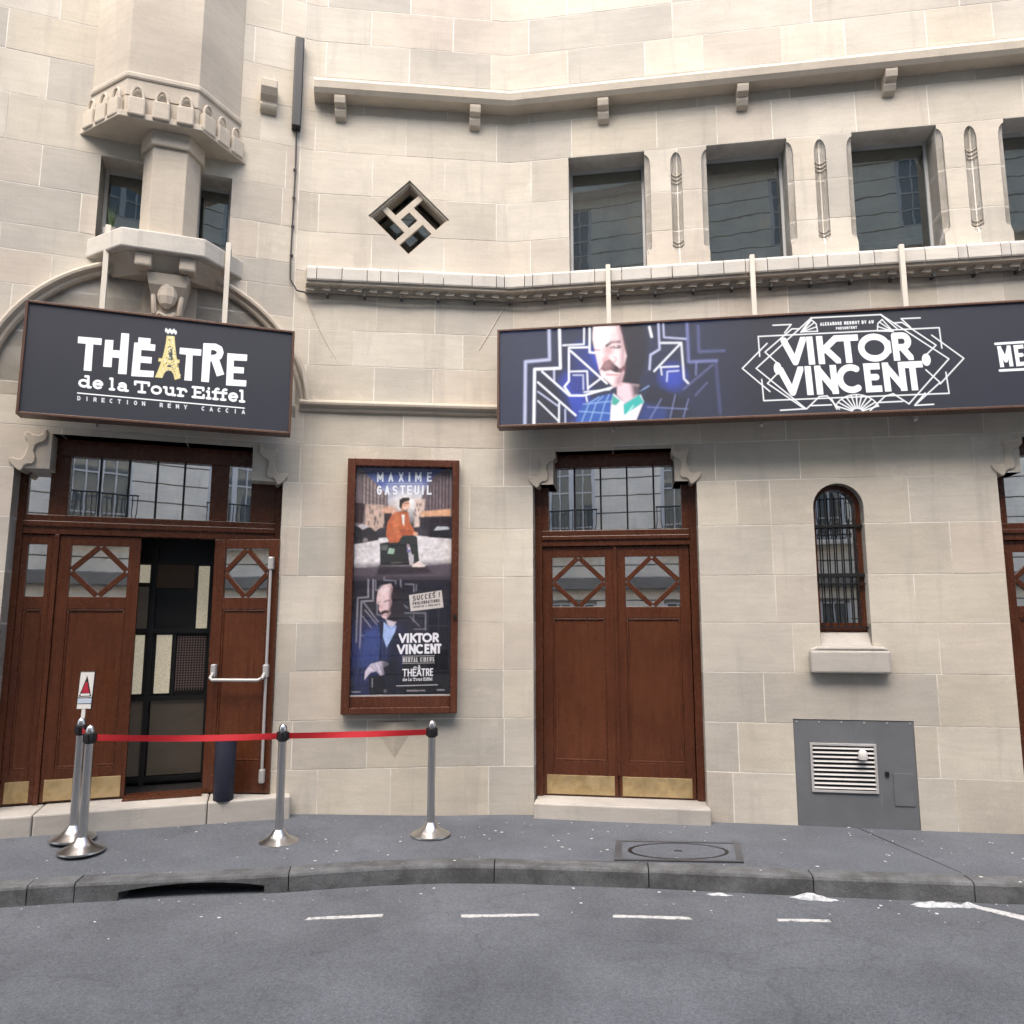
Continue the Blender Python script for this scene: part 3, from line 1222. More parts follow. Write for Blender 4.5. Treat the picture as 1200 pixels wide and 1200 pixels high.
aw = part('window', ring(.175, .225, 1.70, 1.70, .11, .19).box(aw0 - .005, aw1 + .005, .115, .19, 1.66, 1.74), M_WOOD, theatre, WR)
part('pane', MB().box(aw0, aw1, .17, .178, 1.66, 3.02), glass_mat('small_window_glass', (.95, .95, .92), .75, (.02, .02, .02)), aw, WR)
for k in range(6):
    x = aw0 + .06 + k * .0625
    top = 2.70 if k in (0, 5) else 2.93
    part('grille_bar', MB().tube([(x, .085, 1.70), (x, .085, top)], .0062, 6), M_BLACK, aw, WR)
for z, t in ((2.62, .022), (2.17, .030), (2.09, .010), (1.70, .016)):
    part('grille_rail', MB().box(aw0 - .01, aw1 + .01, .075, .095, z - t / 2, z + t / 2), M_BLACK, aw, WR)
part('window_sill', MB().box(2.69, 3.355, -.10, .0, 1.305, 1.50).prism([(2.69, 1.50), (3.355, 1.50), (3.30, 1.535), (2.75, 1.535)], -.09, .0), M_STEP, theatre, WR, bev=.02)
part('window_ledge', MB().add([(x, yy, z) for x in (aw0 - .01, aw1 + .01) for yy, z in ((.006, 1.45), (.006, 1.535), (.10, 1.655), (.2, 1.66), (.2, 1.45))], [(0, 1, 2, 3, 4), (9, 8, 7, 6, 5), (0, 5, 6, 1), (1, 6, 7, 2), (2, 7, 8, 3), (3, 8, 9, 4), (4, 9, 5, 0)]), M_STEP, theatre, WR)

# metal hatch with louvres
mp = part('metal_panel', MB().box(2.532, 3.528, .004, .03, -.03, .898), M_GREYMETAL, theatre, WR, bev=.003)
gx0, gx1, gz0, gz1 = 2.66, 3.21, .285, .70
fr = MB()
fr.box(gx0, gx0 + .022, -.012, .004, gz0, gz1).box(gx1 - .022, gx1, -.012, .004, gz0, gz1)
fr.box(gx0 + .022, gx1 - .022, -.012, .004, gz0, gz0 + .022).box(gx0 + .022, gx1 - .022, -.012, .004, gz1 - .022, gz1)
part('grille_frame', fr, M_LOUVRE, mp, WR, bev=.003)
part('grille_shade_sheet', MB().box(gx0 + .02, gx1 - .02, .001, .0035, gz0 + .02, gz1 - .02), M_BLACK, mp, WR)  # flat black sheet paints the shade between the louvres
ns = 10
for k in range(ns):
    z = gz0 + .034 + k * (gz1 - gz0 - .06) / (ns - .4)
    part('louvre', MB().add([(gx0 + .022, -.002, z + .014), (gx1 - .022, -.002, z + .014), (gx1 - .022, -.014, z), (gx0 + .022, -.014, z),
                             (gx0 + .022, .001, z + .011), (gx1 - .022, .001, z + .011), (gx1 - .022, -.011, z - .003), (gx0 + .022, -.011, z - .003)],
                            [(0, 1, 2, 3), (4, 7, 6, 5), (0, 4, 5, 1), (2, 6, 7, 3), (0, 3, 7, 4), (1, 5, 6, 2)]), M_LOUVRE, mp, WR)
cap = MB().lathe([(.036, 0), (.040, .03), (.036, .06), (.022, .078), (.004, .083)], (0, 0, 0), 16)
part('vent_cap', cap, M_PLASTW, mp, lambda x, yy, z: WR(3.085 + x, -.045 + yy * .9, .575 + z), smooth=True)
part('hatch', MB().box(3.335, 3.495, -.003, .004, .19, .46), M_GREYMETAL, mp, WR, bev=.002)
part('lock', MB().box(3.27, 3.30, -.008, .004, .43, .47), M_BLACK, mp, WR)
for x in np.linspace(2.56, 3.5, 6):
    part('screw', MB().box(x - .006, x + .006, -.003, .004, .872, .884), M_LOUVRE, mp, WR)

# oriel foot on the left face: ledge, pillar, canopy, upper body, keystone
W = WL


def trapz(a, b, fa, fb, out, z0, z1, sa=None):
    return MB().slab([(a, .0), (fa, -out), (fb, -out), (b, .0), (b, .05), (a, .05)], z0, z1)


c0 = -1.25
led = part('oriel_ledge', trapz(-1.93, -.60, -1.60, -.92, .36, 4.99, 5.17), M_COPING, theatre, W, bev=.015)
ring_ = [(-1.86, 0), (-1.55, -.29), (-.97, -.29), (-.67, 0)]
low = [(-1.70, 0), (-1.45, -.16), (-1.05, -.16), (-.82, 0)]
mb = MB()
mb.add([(x, yy, 4.988) for x, yy in ring_] + [(x, yy, 4.84) for x, yy in low], [(0, 1, 5, 4), (1, 2, 6, 5), (2, 3, 7, 6), (4, 5, 6, 7), (0, 3, 2, 1), (0, 4, 7, 3)])
part('ledge_bed_moulding', mb, M_CARVE, led, W)
for x in (-1.42, -1.06):
    part('ledge_block', MB().box(x - .07, x + .07, -.31, -.12, 4.86, 4.989), M_CARVE, led, W, bev=.02)
pil = [(-1.50, .05), (-1.50, -.10), (-1.40, -.28), (-1.12, -.28), (-1.02, -.10), (-1.02, .05)]
pl = part('oriel_pillar', MB().slab(pil, 5.165, 6.02), M_CARVE, theatre, W, bev=.006)
part('pillar_cap', MB().slab([(-1.53, .05), (-1.53, -.115), (-1.415, -.31), (-1.105, -.31), (-.99, -.115), (-.99, .05)], 6.02, 6.20), M_CARVE, pl, W, bev=.012)
can = [(-2.06, 0), (-1.68, -.42), (-1.0, -.42), (-.62, 0)]
cn = part('oriel_canopy', MB().slab(can + [(-.62, .05), (-2.06, .05)], 6.165, 6.225), M_CARVE, theatre, W, bev=.008)
part('canopy_upper', MB().slab([(-2.00, .05), (-2.0, -.0), (-1.64, -.38), (-1.04, -.38), (-.68, -.0), (-.68, .05)], 6.225, 6.40), M_CARVE, cn, W, bev=.01)
for (p, q, n) in (((-2.0, 0), (-1.64, -.38), 3), ((-1.64, -.38), (-1.04, -.38), 3), ((-1.04, -.38), (-.68, 0), 3)):
    for k in range(n):
        t = (k + .5) / n
        x, yy = p[0] + (q[0] - p[0]) * t, p[1] + (q[1] - p[1]) * t
        dx, dy = (q[0] - p[0]), (q[1] - p[1])
        l = math.hypot(dx, dy)
        ux, uy = dx / l, dy / l
        nx, ny = uy, -ux
        hw_ = .072
        pts = [(x - ux * hw_, yy - uy * hw_), (x + ux * hw_, yy + uy * hw_), (x + ux * hw_ + nx * .065, yy + uy * hw_ + ny * .065), (x - ux * hw_ + nx * .065, yy - uy * hw_ + ny * .065)]
        part('canopy_bracket', MB().slab(pts, 6.185, 6.36), M_CARVE, cn, W, bev=.014)
        kn = MB().tube([(x + nx * .03 + ux * .050 * math.cos(t_), yy + ny * .03 + uy * .050 * math.cos(t_), 6.37 + (.10 * math.sin(t_) if 0 < t_ < math.pi else -.02)) for t_ in np.linspace(-.01, math.pi + .01, 11)], .014, 6)
        part('canopy_loop', kn, M_CARVE, cn, W)
part('oriel_body', MB().slab([(-1.985, .05), (-1.985, -.0), (-1.635, -.385), (-1.045, -.385), (-.695, -.0), (-.695, .05)], 6.40, 8.5), M_CARVE, theatre, W, bev=.006)
part('body_moulding', MB().slab([(-2.0, .05), (-2.0, -.01), (-1.645, -.40), (-1.035, -.40), (-.68, -.01), (-.68, .05)], 6.56, 6.63), M_CARVE, cn, W, bev=.02)
mb = MB()
prof = [(0, 6.74), (-.05, 6.755), (-.08, 6.80), (-.07, 6.83), (-.13, 6.87), (-.17, 6.93), (-.17, 7.02), (0, 7.02)]
n = len(prof)
mb.add([(-.52, yy, z) for yy, z in prof] + [(-.36, yy, z) for yy, z in prof], [tuple(range(n)), tuple(range(2 * n - 1, n - 1, -1))] + [(i, (i + 1) % n, (i + 1) % n + n, i + n) for i in range(n)])
part('corbel', mb, M_CARVE, theatre, W, bev=.02)
# keystone console in the arch
kp = [(-.02, 4.42), (-.09, 4.44), (-.15, 4.50), (-.13, 4.58), (-.17, 4.66), (-.22, 4.74), (-.23, 4.85), (-.0, 4.85)]
mb = MB()
n = len(kp)
wd = [.10, .115, .13, .125, .14, .16, .175, .185]
mb.add([(c0 + .03 - w, yy + .08 * 0, z) for (yy, z), w in zip(kp, wd)] + [(c0 + .03 + w, yy, z) for (yy, z), w in zip(kp, wd)],
       [tuple(range(n)), tuple(range(2 * n - 1, n - 1, -1))] + [(i, (i + 1) % n, (i + 1) % n + n, i + n) for i in range(n)])
ks = part('keystone', mb, M_CARVE, theatre, W, bev=.012)
part('keystone_back', MB().box(c0 - .20, c0 + .26, .004, .09, 4.40, 4.95), M_CARVE, ks, W)
for sg in (-1, 1):
    t = np.linspace(0, 5.2, 16)
    part('keystone_scroll', MB().tube([(c0 + .03 + sg * (.10 + .006 * u), -.15 - .02 * math.sin(u), 4.49 + .06 * u) for u in t], [.026 - .001 * i / 2 for i in range(16)], 7), M_CARVE, ks, W, smooth=True)
part('keystone_boss', MB().lathe([(.02, -.13), (.06, -.09), (.085, -.02), (.075, .05), (.04, .12), (.008, .17)], (0, 0, 0), 8), M_CARVE, ks, lambda x, yy, z: W(c0 + .03 + x, -.19 + yy * .6, 4.66 + z))
for sg in (-1, 1):
    part('keystone_leaf', MB().tube([(c0 + .03, -.14, 4.47), (c0 + .03 + sg * .06, -.16, 4.49), (c0 + .03 + sg * .11, -.13, 4.455)], [.03, .028, .01], 7), M_CARVE, ks, W, smooth=True)

# V shaped stone foot under the poster case
part('stone_foot', MB().add([(.72, .0, .84), (1.16, .0, .84), (.94, .0, .50), (.94, -.045, .84)], [(0, 2, 3), (3, 2, 1), (0, 3, 1), (0, 1, 2)]), M_CARVE, theatre, WM)

# plant on the small window ledge
pp = thing('potted_plant', 'small spiky potted plant on the left oriel window ledge', 'plant', W.P(-1.74, -.03, 5.17))
part('pot', MB().lathe([(.05, 0), (.065, .10), (.07, .11), (.055, .105)], tuple(pp.location), 12), M_POT, pp)
mb = MB()
for k in range(11):
    aa = k * 2.4
    lx, ly = math.cos(aa), math.sin(aa)
    c = pp.location
    h = random.uniform(.14, .28)
    mb.add([(c.x - ly * .012, c.y + lx * .012, c.z + .1), (c.x + ly * .012, c.y - lx * .012, c.z + .1), (c.x + lx * .06, c.y + ly * .06, c.z + .1 + h)], [(0, 1, 2)])
part('leaf', mb, M_LEAF, pp)

# ------------------------------------------------------------------ printed and lit surfaces, artwork drawn at image pixel positions
def srgb(c):
    c = np.asarray(c, float) / 255
    return np.where(c <= .04045, c / 12.92, ((c + .055) / 1.055) ** 2.4)


def solve_h(src, dst):
    A, B = [], []
    for (x, yv), (u, v) in zip(src, dst):
        A += [[x, yv, 1, 0, 0, 0, -u * x, -u * yv], [0, 0, 0, x, yv, 1, -v * x, -v * yv]]
        B += [u, v]
    h = np.linalg.solve(np.array(A), np.array(B))
    return np.append(h, 1).reshape(3, 3)


class Art:
    def __init__(s, X, Y, bg):
        s.X, s.Y = X, Y
        s.px = max(.35, abs(np.median(np.diff(X[0]))))
        s.c = np.zeros(X.shape + (3,)) + srgb(bg)
        s.m = (1, 0, 0)

    def frame(s, k, ox, oy):
        s.m = (k, ox, oy)

    def T(s, pts):
        k, ox, oy = s.m
        return [(ox + x / k, oy + yv / k) for x, yv in pts]

    def blend(s, sl, a, col):
        col = srgb(col)
        s.c[sl] = s.c[sl] * (1 - a[..., None]) + col * a[..., None]

    def window(s, pts, pad):
        xs = [p[0] for p in pts]
        ys = [p[1] for p in pts]
        m = (s.X > min(xs) - pad) & (s.X < max(xs) + pad) & (s.Y > min(ys) - pad) & (s.Y < max(ys) + pad)
        if not m.any():
            return None
        r = np.where(m.any(1))[0]
        c = np.where(m.any(0))[0]
        return (slice(r[0], r[-1] + 1), slice(c[0], c[-1] + 1))

    @staticmethod
    def segd(X, Y, p, q):
        dx, dy = q[0] - p[0], q[1] - p[1]
        l = dx * dx + dy * dy + 1e-12
        t = np.clip(((X - p[0]) * dx + (Y - p[1]) * dy) / l, 0, 1)
        return np.hypot(X - p[0] - t * dx, Y - p[1] - t * dy)

    def polysd(s, X, Y, pts):
        d = np.full(X.shape, 1e9)
        ins = np.zeros(X.shape, bool)
        n = len(pts)
        for i in range(n):
            p, q = pts[i], pts[(i + 1) % n]
            d = np.minimum(d, s.segd(X, Y, p, q))
            if p[1] != q[1]:
                cond = ((p[1] > Y) != (q[1] > Y)) & (X < (q[0] - p[0]) * (Y - p[1]) / (q[1] - p[1]) + p[0])
                ins ^= cond
        return np.where(ins, -d, d)

    def poly(s, pts, col, soft=None, al=1.0):
        pts = s.T(pts)
        soft = s.px if soft is None else soft / s.m[0]
        w = s.window(pts, soft * 2 + 1)
        if w is None:
            return
        d = s.polysd(s.X[w], s.Y[w], pts)
        s.blend(w, np.clip(.5 - d / soft, 0, 1) * al, col)

    def line(s, pts, width, col, al=1.0, soft=None, clip=None, raw=False):
        if not raw:
            pts = s.T(pts)
            width = width / s.m[0]
            soft = s.px if soft is None else soft / s.m[0]
            clip = s.T(clip) if clip else None
        soft = s.px if soft is None else soft
        w = s.window(pts, width + soft * 2 + 1)
        if w is None:
            return
        X, Y = s.X[w], s.Y[w]
        d = np.full(X.shape, 1e9)
        for p, q in zip(pts[:-1], pts[1:]):
            d = np.minimum(d, s.segd(X, Y, p, q))
        a = np.clip(.5 - (d - width / 2) / soft, 0, 1)
        if clip:
            a = np.minimum(a, np.clip(.5 - s.polysd(X, Y, clip) / soft, 0, 1))
        s.blend(w, a * al, col)

    def ell(s, cx, cy, rx, ry, col, al=1.0, soft=None, rot=0):
        k = s.m[0]
        (cx, cy), = s.T([(cx, cy)])
        rx, ry = rx / k, ry / k
        soft = s.px if soft is None else soft / k
        r = max(rx, ry) + soft
        w = s.window([(cx - r, cy - r), (cx + r, cy + r)], soft)
        if w is None:
            return
        x, yv = s.X[w] - cx, s.Y[w] - cy
        co, si = math.cos(rot), math.sin(rot)
        u, v = x * co + yv * si, -x * si + yv * co
        d = (np.hypot(u / rx, v / ry) - 1) * min(rx, ry)
        s.blend(w, np.clip(.5 - d / soft, 0, 1) * al, col)

    def soften(s, x0, y0, x1, y1, r, grain, seed=0, mottle=0.0):
        w = s.window([(x0, y0), (x1, y1)], 0)
        if w is None:
            return
        a = s.c[w]
        for ax in (0, 1):
            for _ in range(2):
                k = 2 * r + 1
                p = np.pad(a, [(r, r) if i == ax else (0, 0) for i in range(3)], mode='edge')
                c = np.cumsum(p, axis=ax)
                z = np.zeros_like(np.take(c, [0], axis=ax))
                c = np.concatenate([z, c], axis=ax)
                n = a.shape[ax]
                a = (np.take(c, range(k, k + n), axis=ax) - np.take(c, range(0, n), axis=ax)) / k
        g_ = np.random.default_rng(seed)
        h_, w_ = a.shape[:2]
        f = 1 + grain * g_.standard_normal((h_, w_, 1))
        if mottle:
            q_ = g_.standard_normal((h_ // 7 + 2, w_ // 7 + 2))
            q_ = np.kron(q_, np.ones((7, 7)))[:h_, :w_]
            for ax in (0, 1):
                q_ = (q_ + np.roll(q_, 2, ax) + np.roll(q_, -2, ax) + np.roll(q_, 4, ax) + np.roll(q_, -4, ax)) / 5
            f = f * (1 + mottle * q_[..., None])
        s.c[w] = np.clip(a * f, 0, 1)

    def glyph(s, ch, quad, wt, col, font=None, al=1.0, grow=0):
        """strokes of a letter placed in quad (top left, top right, bottom right, bottom left)"""
        G = (font or CAPS).get(ch)
        if G is None:
            return
        tl, tr, br, bl = s.T(quad)
        wt = wt / s.m[0]

        def at(x, yv):
            t = (tl[0] + (tr[0] - tl[0]) * x, tl[1] + (tr[1] - tl[1]) * x)
            b_ = (bl[0] + (br[0] - bl[0]) * x, bl[1] + (br[1] - bl[1]) * x)
            return (b_[0] + (t[0] - b_[0]) * yv, b_[1] + (t[1] - b_[1]) * yv)
        wq = math.hypot(tr[0] - tl[0], tr[1] - tl[1])
        hq = math.hypot(bl[0] - tl[0], bl[1] - tl[1])
        ix, iy = wt / 2 / max(wq, 1e-6), wt / 2 / max(hq, 1e-6)
        lo, hi = -.35, 1.5
        clip = [at(0, hi if ch in 'ÉÈÂdlifb' and font else 1), at(1, hi if ch in 'dlifb' and font else 1), at(1, 0), at(0, 0)]
        for st in G:
            pts = [at(ix + (1 - 2 * ix) * x, iy + (1 - 2 * iy) * yv) if True else None for x, yv in st]
            ext = []
            for i, p in enumerate(pts):
                ext.append(p)
            # lengthen open straight ends so that the clip box squares them
            if len(ext) == 2 or True:
                def push(a_, b_):
                    l = math.hypot(a_[0] - b_[0], a_[1] - b_[1]) + 1e-9
                    return (a_[0] + (a_[0] - b_[0]) / l * wt * .6, a_[1] + (a_[1] - b_[1]) / l * wt * .6)
                if on_edge(st[0]):
                    ext[0] = push(ext[0], ext[1])
                if on_edge(st[-1]):
                    ext[-1] = push(ext[-1], ext[-2])
            s.line(ext if font is None else pts, wt, col, al, None, clip if font is None else None, raw=True)

    def text(s, txt, p0, p1, h, wt, col, ratio=.62, gap=.25, al=1.0, font=None, widths=None):
        """line of letters from p0 to p1 (baseline), letter height h"""
        ws = [(widths or WID).get(c, 1.0) * ratio for c in txt]
        tot = sum(ws) + gap * (len(txt) - 1)
        dx, dy = (p1[0] - p0[0]) / tot, (p1[1] - p0[1]) / tot
        L_ = math.hypot(p1[0] - p0[0], p1[1] - p0[1])
        ux, uy = -(p1[1] - p0[1]) / L_ * h * -1, -(p1[0] - p0[0]) / L_ * h
        ux *= -1 if False else 1
        t = 0
        for c, w in zip(txt, ws):
            a0 = (p0[0] + dx * t, p0[1] + dy * t)
            a1 = (p0[0] + dx * (t + w), p0[1] + dy * (t + w))
            if c != ' ':
                s.glyph(c, [(a0[0] + ux * 0, a0[1] - h), (a1[0] + ux * 0, a1[1] - h), a1, a0], wt, col, font, al)
            t += w + gap


def on_edge(p):
    return p[0] <= 0 or p[0] >= 1 or p[1] <= 0 or p[1] >= 1


def arc(cx, cy, rx, ry, a0, a1, n=14):
    return [(cx + rx * math.cos(R(t)), cy + ry * math.sin(R(t))) for t in np.linspace(a0, a1, n)]


CAPS = {
    'A': [[(0, 0), (.5, 1), (1, 0)], [(.2, .3), (.8, .3)]],
    'B': [[(0, 0), (0, 1)], [(0, 1), (.6, 1)] + arc(.6, .77, .35, .23, 90, -90) + [(0, .54)], [(0, .54), (.6, .54)] + arc(.6, .27, .4, .27, 90, -90) + [(0, 0)]],
    'C': [arc(.5, .5, .5, .5, 58, 302, 22)],
    'D': [[(0, 0), (0, 1), (.4, 1)] + arc(.4, .5, .6, .5, 90, -90) + [(0, 0)]],
    'E': [[(0, 0), (0, 1)], [(0, 1), (1, 1)], [(0, .52), (.85, .52)], [(0, 0), (1, 0)]],
    'F': [[(0, 0), (0, 1)], [(0, 1), (1, 1)], [(0, .5), (.85, .5)]],
    'G': [arc(.5, .5, .5, .5, 45, 360, 22) + [(.55, .5)]],
    'H': [[(0, 0), (0, 1)], [(1, 0), (1, 1)], [(0, .5), (1, .5)]],
    'I': [[(.5, 0), (.5, 1)]],
    'J': [[(1, 1), (1, .3)] + arc(.5, .3, .5, .3, 0, -180)],
    'K': [[(0, 0), (0, 1)], [(1, 1), (.1, .45)], [(.3, .55), (1, 0)]],
    'L': [[(0, 1), (0, 0)], [(0, 0), (1, 0)]],
    'M': [[(0, 0), (0, 1)], [(0, 1), (.5, .25), (1, 1)], [(1, 1), (1, 0)]],
    'N': [[(0, 0), (0, 1)], [(0, 1), (1, 0)], [(1, 0), (1, 1)]],
    'O': [arc(.5, .5, .5, .5, 0, 360, 30)],
    'P': [[(0, 0), (0, 1), (.5, 1)] + arc(.55, .73, .45, .27, 90, -90) + [(0, .46)]],
    'Q': [arc(.5, .5, .5, .5, 0, 360, 26), [(.6, .3), (1, 0)]],
    'R': [[(0, 0), (0, 1), (.5, 1)] + arc(.55, .73, .42, .27, 90, -90) + [(0, .46)], [(.45, .46), (1, 0)]],
    'S': [arc(.5, .75, .5, .25, 40, 270, 14) + arc(.5, .25, .5, .25, 90, -140, 14)],
    'T': [[(.5, 0), (.5, 1)], [(0, 1), (1, 1)]],
    'U': [[(0, 1), (0, .4)] + arc(.5, .4, .5, .4, 180, 360) + [(1, 1)]],
    'V': [[(0, 1), (.5, 0), (1, 1)]],
    'W': [[(0, 1), (.25, 0), (.5, .8), (.75, 0), (1, 1)]],
    'X': [[(0, 0), (1, 1)], [(0, 1), (1, 0)]],
    'Y': [[(0, 1), (.5, .45), (1, 1)], [(.5, .45), (.5, 0)]],
    'Z': [[(0, 1), (1, 1), (0, 0), (1, 0)]],
    '!': [[(.5, .35), (.5, 1)], [(.5, 0), (.5, .05)]],
    "'": [[(.5, .75), (.5, 1)]],
    '4': [[(.7, 0), (.7, 1), (0, .3), (1, .3)]], '0': [arc(.5, .5, .5, .5, 0, 360, 20)], '1': [[(.5, 0), (.5, 1)]], '2': [[(0, .8), (.5, 1), (1, .7), (0, 0), (1, 0)]], '9': [arc(.5, .7, .5, .3, 0, 360, 16), [(1, .7), (.6, 0)]],
}
WID = {'I': .35, 'M': 1.2, 'W': 1.3, ' ': .5, '!': .3, "'": .3, 'E': .85, 'L': .8, 'i': .5, 'l': .5, 'f': .7, 'r': .8}
# slab serif lower case (x height 1, ascenders higher)
SLAB = {
    'd': [arc(.42, .48, .36, .42, 0, 360, 24), [(.80, 0), (.80, 1.45)], [(.55, 1.45), (.80, 1.45)], [(.80, .02), (1.0, .02)]],
    'e': [[(.08, .52), (.92, .52)] + arc(.5, .5, .44, .48, 4, 312, 24)],
    'l': [[(.5, 0), (.5, 1.45)], [(.1, 1.45), (.5, 1.45)], [(.05, .02), (.95, .02)]],
    'a': [arc(.42, .28, .34, .26, 0, 360, 20), [(.78, .04), (.78, .65)] + arc(.46, .65, .32, .30, 0, 150, 12), [(.78, .02), (1, .02)]],
    'T': [[(.5, 0), (.5, 1.35)], [(.02, 1.35), (.98, 1.35)], [(.02, 1.35), (.02, 1.0)], [(.98, 1.35), (.98, 1.0)], [(.28, .02), (.72, .02)]],
    'o': [arc(.5, .48, .43, .46, 0, 360, 26)],
    'u': [[(.0, .95), (.2, .95), (.2, .4)] + arc(.5, .36, .30, .32, 180, 340, 12), [(.6, .95), (.8, .95), (.8, .02), (1, .02)]],
    'r': [[(.0, .95), (.3, .95), (.3, .0)], [(.05, .02), (.6, .02)], [(.3, .6)] + arc(.65, .55, .32, .38, 160, 60, 8) + [(.95, .68)]],
    'E': [[(.2, 0), (.2, 1.35)], [(.0, 1.35), (.92, 1.35), (.92, 1.05)], [(.2, .7), (.65, .7)], [(.0, .02), (.96, .02), (.96, .36)]],
    'i': [[(.1, .92), (.5, .92), (.5, .0)], [(.05, .02), (.95, .02)], [(.5, 1.32), (.5, 1.36)]],
    'f': [[(.4, 0), (.4, 1.1)] + arc(.72, 1.12, .32, .30, 180, 60, 8), [(.0, .92), (.9, .92)], [(.1, .02), (.75, .02)]],
}


def screen(name, W_, s0, s1, z0, z1, yy, nx, nz, quad_src, quad_px, bg, draw, mat, parent):
    xs, zs = np.linspace(s0, s1, nx), np.linspace(z1, z0, nz)
    XX, ZZ = np.meshgrid(xs, zs)
    Hm = solve_h(quad_src, quad_px)  # homography from wall metres to image pixels, where the artwork coordinates were taken
    den = Hm[2, 0] * XX + Hm[2, 1] * ZZ + Hm[2, 2]
    A = Art((Hm[0, 0] * XX + Hm[0, 1] * ZZ + Hm[0, 2]) / den, (Hm[1, 0] * XX + Hm[1, 1] * ZZ + Hm[1, 2]) / den, bg)
    draw(A)
    base = np.array(base_of(parent))
    d, i, o = np.array(W_.d), np.array(W_.i), np.array(W_.o)
    co = o + XX[..., None] * d + yy * i
    co[..., 2] = ZZ
    co = (co - base).reshape(-1, 3)
    me = bpy.data.meshes.new(name)
    me.vertices.add(len(co))
    me.vertices.foreach_set('co', co.ravel())
    I = np.arange(nx * nz).reshape(nz, nx)
    q = np.stack([I[:-1, :-1], I[1:, :-1], I[1:, 1:], I[:-1, 1:]], -1).reshape(-1, 4)
    me.loops.add(q.size)
    me.loops.foreach_set('vertex_index', q.ravel().astype(np.int32))
    me.polygons.add(len(q))
    me.polygons.foreach_set('loop_start', np.arange(0, q.size, 4, dtype=np.int32))
    me.polygons.foreach_set('loop_total', np.full(len(q), 4, np.int32))
    me.update()
    at = me.color_attributes.new('print', 'FLOAT_COLOR', 'POINT')
    col = np.ones((nx * nz, 4))
    col[:, :3] = np.clip(A.c.reshape(-1, 3), 0, 1)
    at.data.foreach_set('color', col.ravel())
    return part_mesh(name, me, mat, parent)


WHITE = (255, 255, 255)


def draw_left(A):
    A.frame(5, 70, 370)
    w = WHITE
    for hal, al in ((26, .10), (0, 1)):
        pass
    P = lambda pts, c=w: A.poly(pts, c)
    P([(100, 116), (238, 130), (236, 168), (189, 163), (182, 318), (137, 314), (146, 159), (99, 154)])
    P([(258, 138), (306, 141), (298, 298), (249, 294)])
    P([(351, 100), (397, 105), (386, 341), (337, 337)])
    P([(298, 198), (352, 203), (350, 246), (296, 241)])
    P([(428, 157), (472, 160), (462, 355), (414, 351)])
    for q in ([(430, 157), (551, 171), (549, 208), (430, 196)], [(430, 234), (532, 244), (530, 281), (428, 270)], [(418, 315), (546, 325), (543, 361), (416, 352)], [(452, 127), (523, 135), (521, 167), (450, 159)]):
        P(q)
    gold = (226, 208, 140)
    P([(616, 120), (662, 124), (667, 180), (676, 245), (688, 300), (702, 369), (668, 379), (660, 345), (645, 325), (628, 322), (610, 332), (594, 366), (552, 361), (568, 325), (588, 270), (602, 215), (612, 160)], gold)
    P([(572, 250), (694, 262), (694, 282), (570, 270)], gold)
    P([(630, 182), (648, 184), (656, 262), (626, 260)], (60, 62, 60))
    P([(622, 290), (655, 293), (652, 306), (622, 303)], (70, 68, 60))
    r2 = random.Random(5)
    for k in range(110):
        t = r2.random()
        cy = 125 + t * 235
        hw = 14 + 58 * t ** 1.8
        cx = 640 + 2 * t + r2.uniform(-1, 1) * hw
        if t > .85 and abs(cx - 636) < 26:
            continue
        A.ell(cx, cy, 4, 4, (255, 244, 200) if r2.random() < .6 else (120, 100, 50), .8, 4)
    for k in range(6):
        A.ell(613 + k * 11, 92 + k * 1.2 + (4 if k % 2 else -4), 7, 12, w, .95, 4)
    P([(695, 191), (821, 204), (819, 241), (770, 237), (768, 386), (724, 382), (733, 233), (693, 228)])
    P([(832, 167), (880, 171), (868, 396), (823, 391)])
    A.line([(852, 188), (900, 190), (926, 204), (932, 225), (924, 246), (900, 256), (860, 256)], 38, w)
    P([(880, 268), (924, 258), (957, 352), (914, 363)])
    P([(974, 229), (1013, 232), (1010, 416), (969, 412)])
    for q in ([(975, 229), (1091, 239), (1089, 276), (975, 269)], [(975, 305), (1073, 314), (1071, 349), (973, 341)], [(971, 380), (1088, 390), (1086, 425), (969, 416)]):
        P(q)
    # second line, slab letters on a falling baseline
    sl = (521 - 412) / (1082 - 105)

    def by(x):
        return 412 + (x - 105) * sl
    for ch, x0, x1 in (('d', 104, 186), ('e', 188, 256), ('l', 284, 324), ('a', 330, 402), ('T', 430, 526), ('o', 526, 598), ('u', 600, 678), ('r', 680, 746), ('E', 768, 848), ('i', 850, 886), ('f', 886, 936), ('f', 930, 982), ('e', 980, 1044), ('l', 1044, 1084)):
        h = 56
        A.glyph(ch, [(x0, by(x0) - h), (x1, by(x1) - h), (x1, by(x1)), (x0, by(x0))], 13.5, w, SLAB)
    A.line([(105, 444), (1078, 551)], 6, w)
    A.text('DIRECTION RÉMY CACCIA'.replace('É', 'E'), (104, 486), (1082, 586), 25, 5.5, (225, 225, 230), .5, .75, .9, widths={' ': 1.5})
    A.line([(646, 508), (656, 503)], 5, (225, 225, 230))


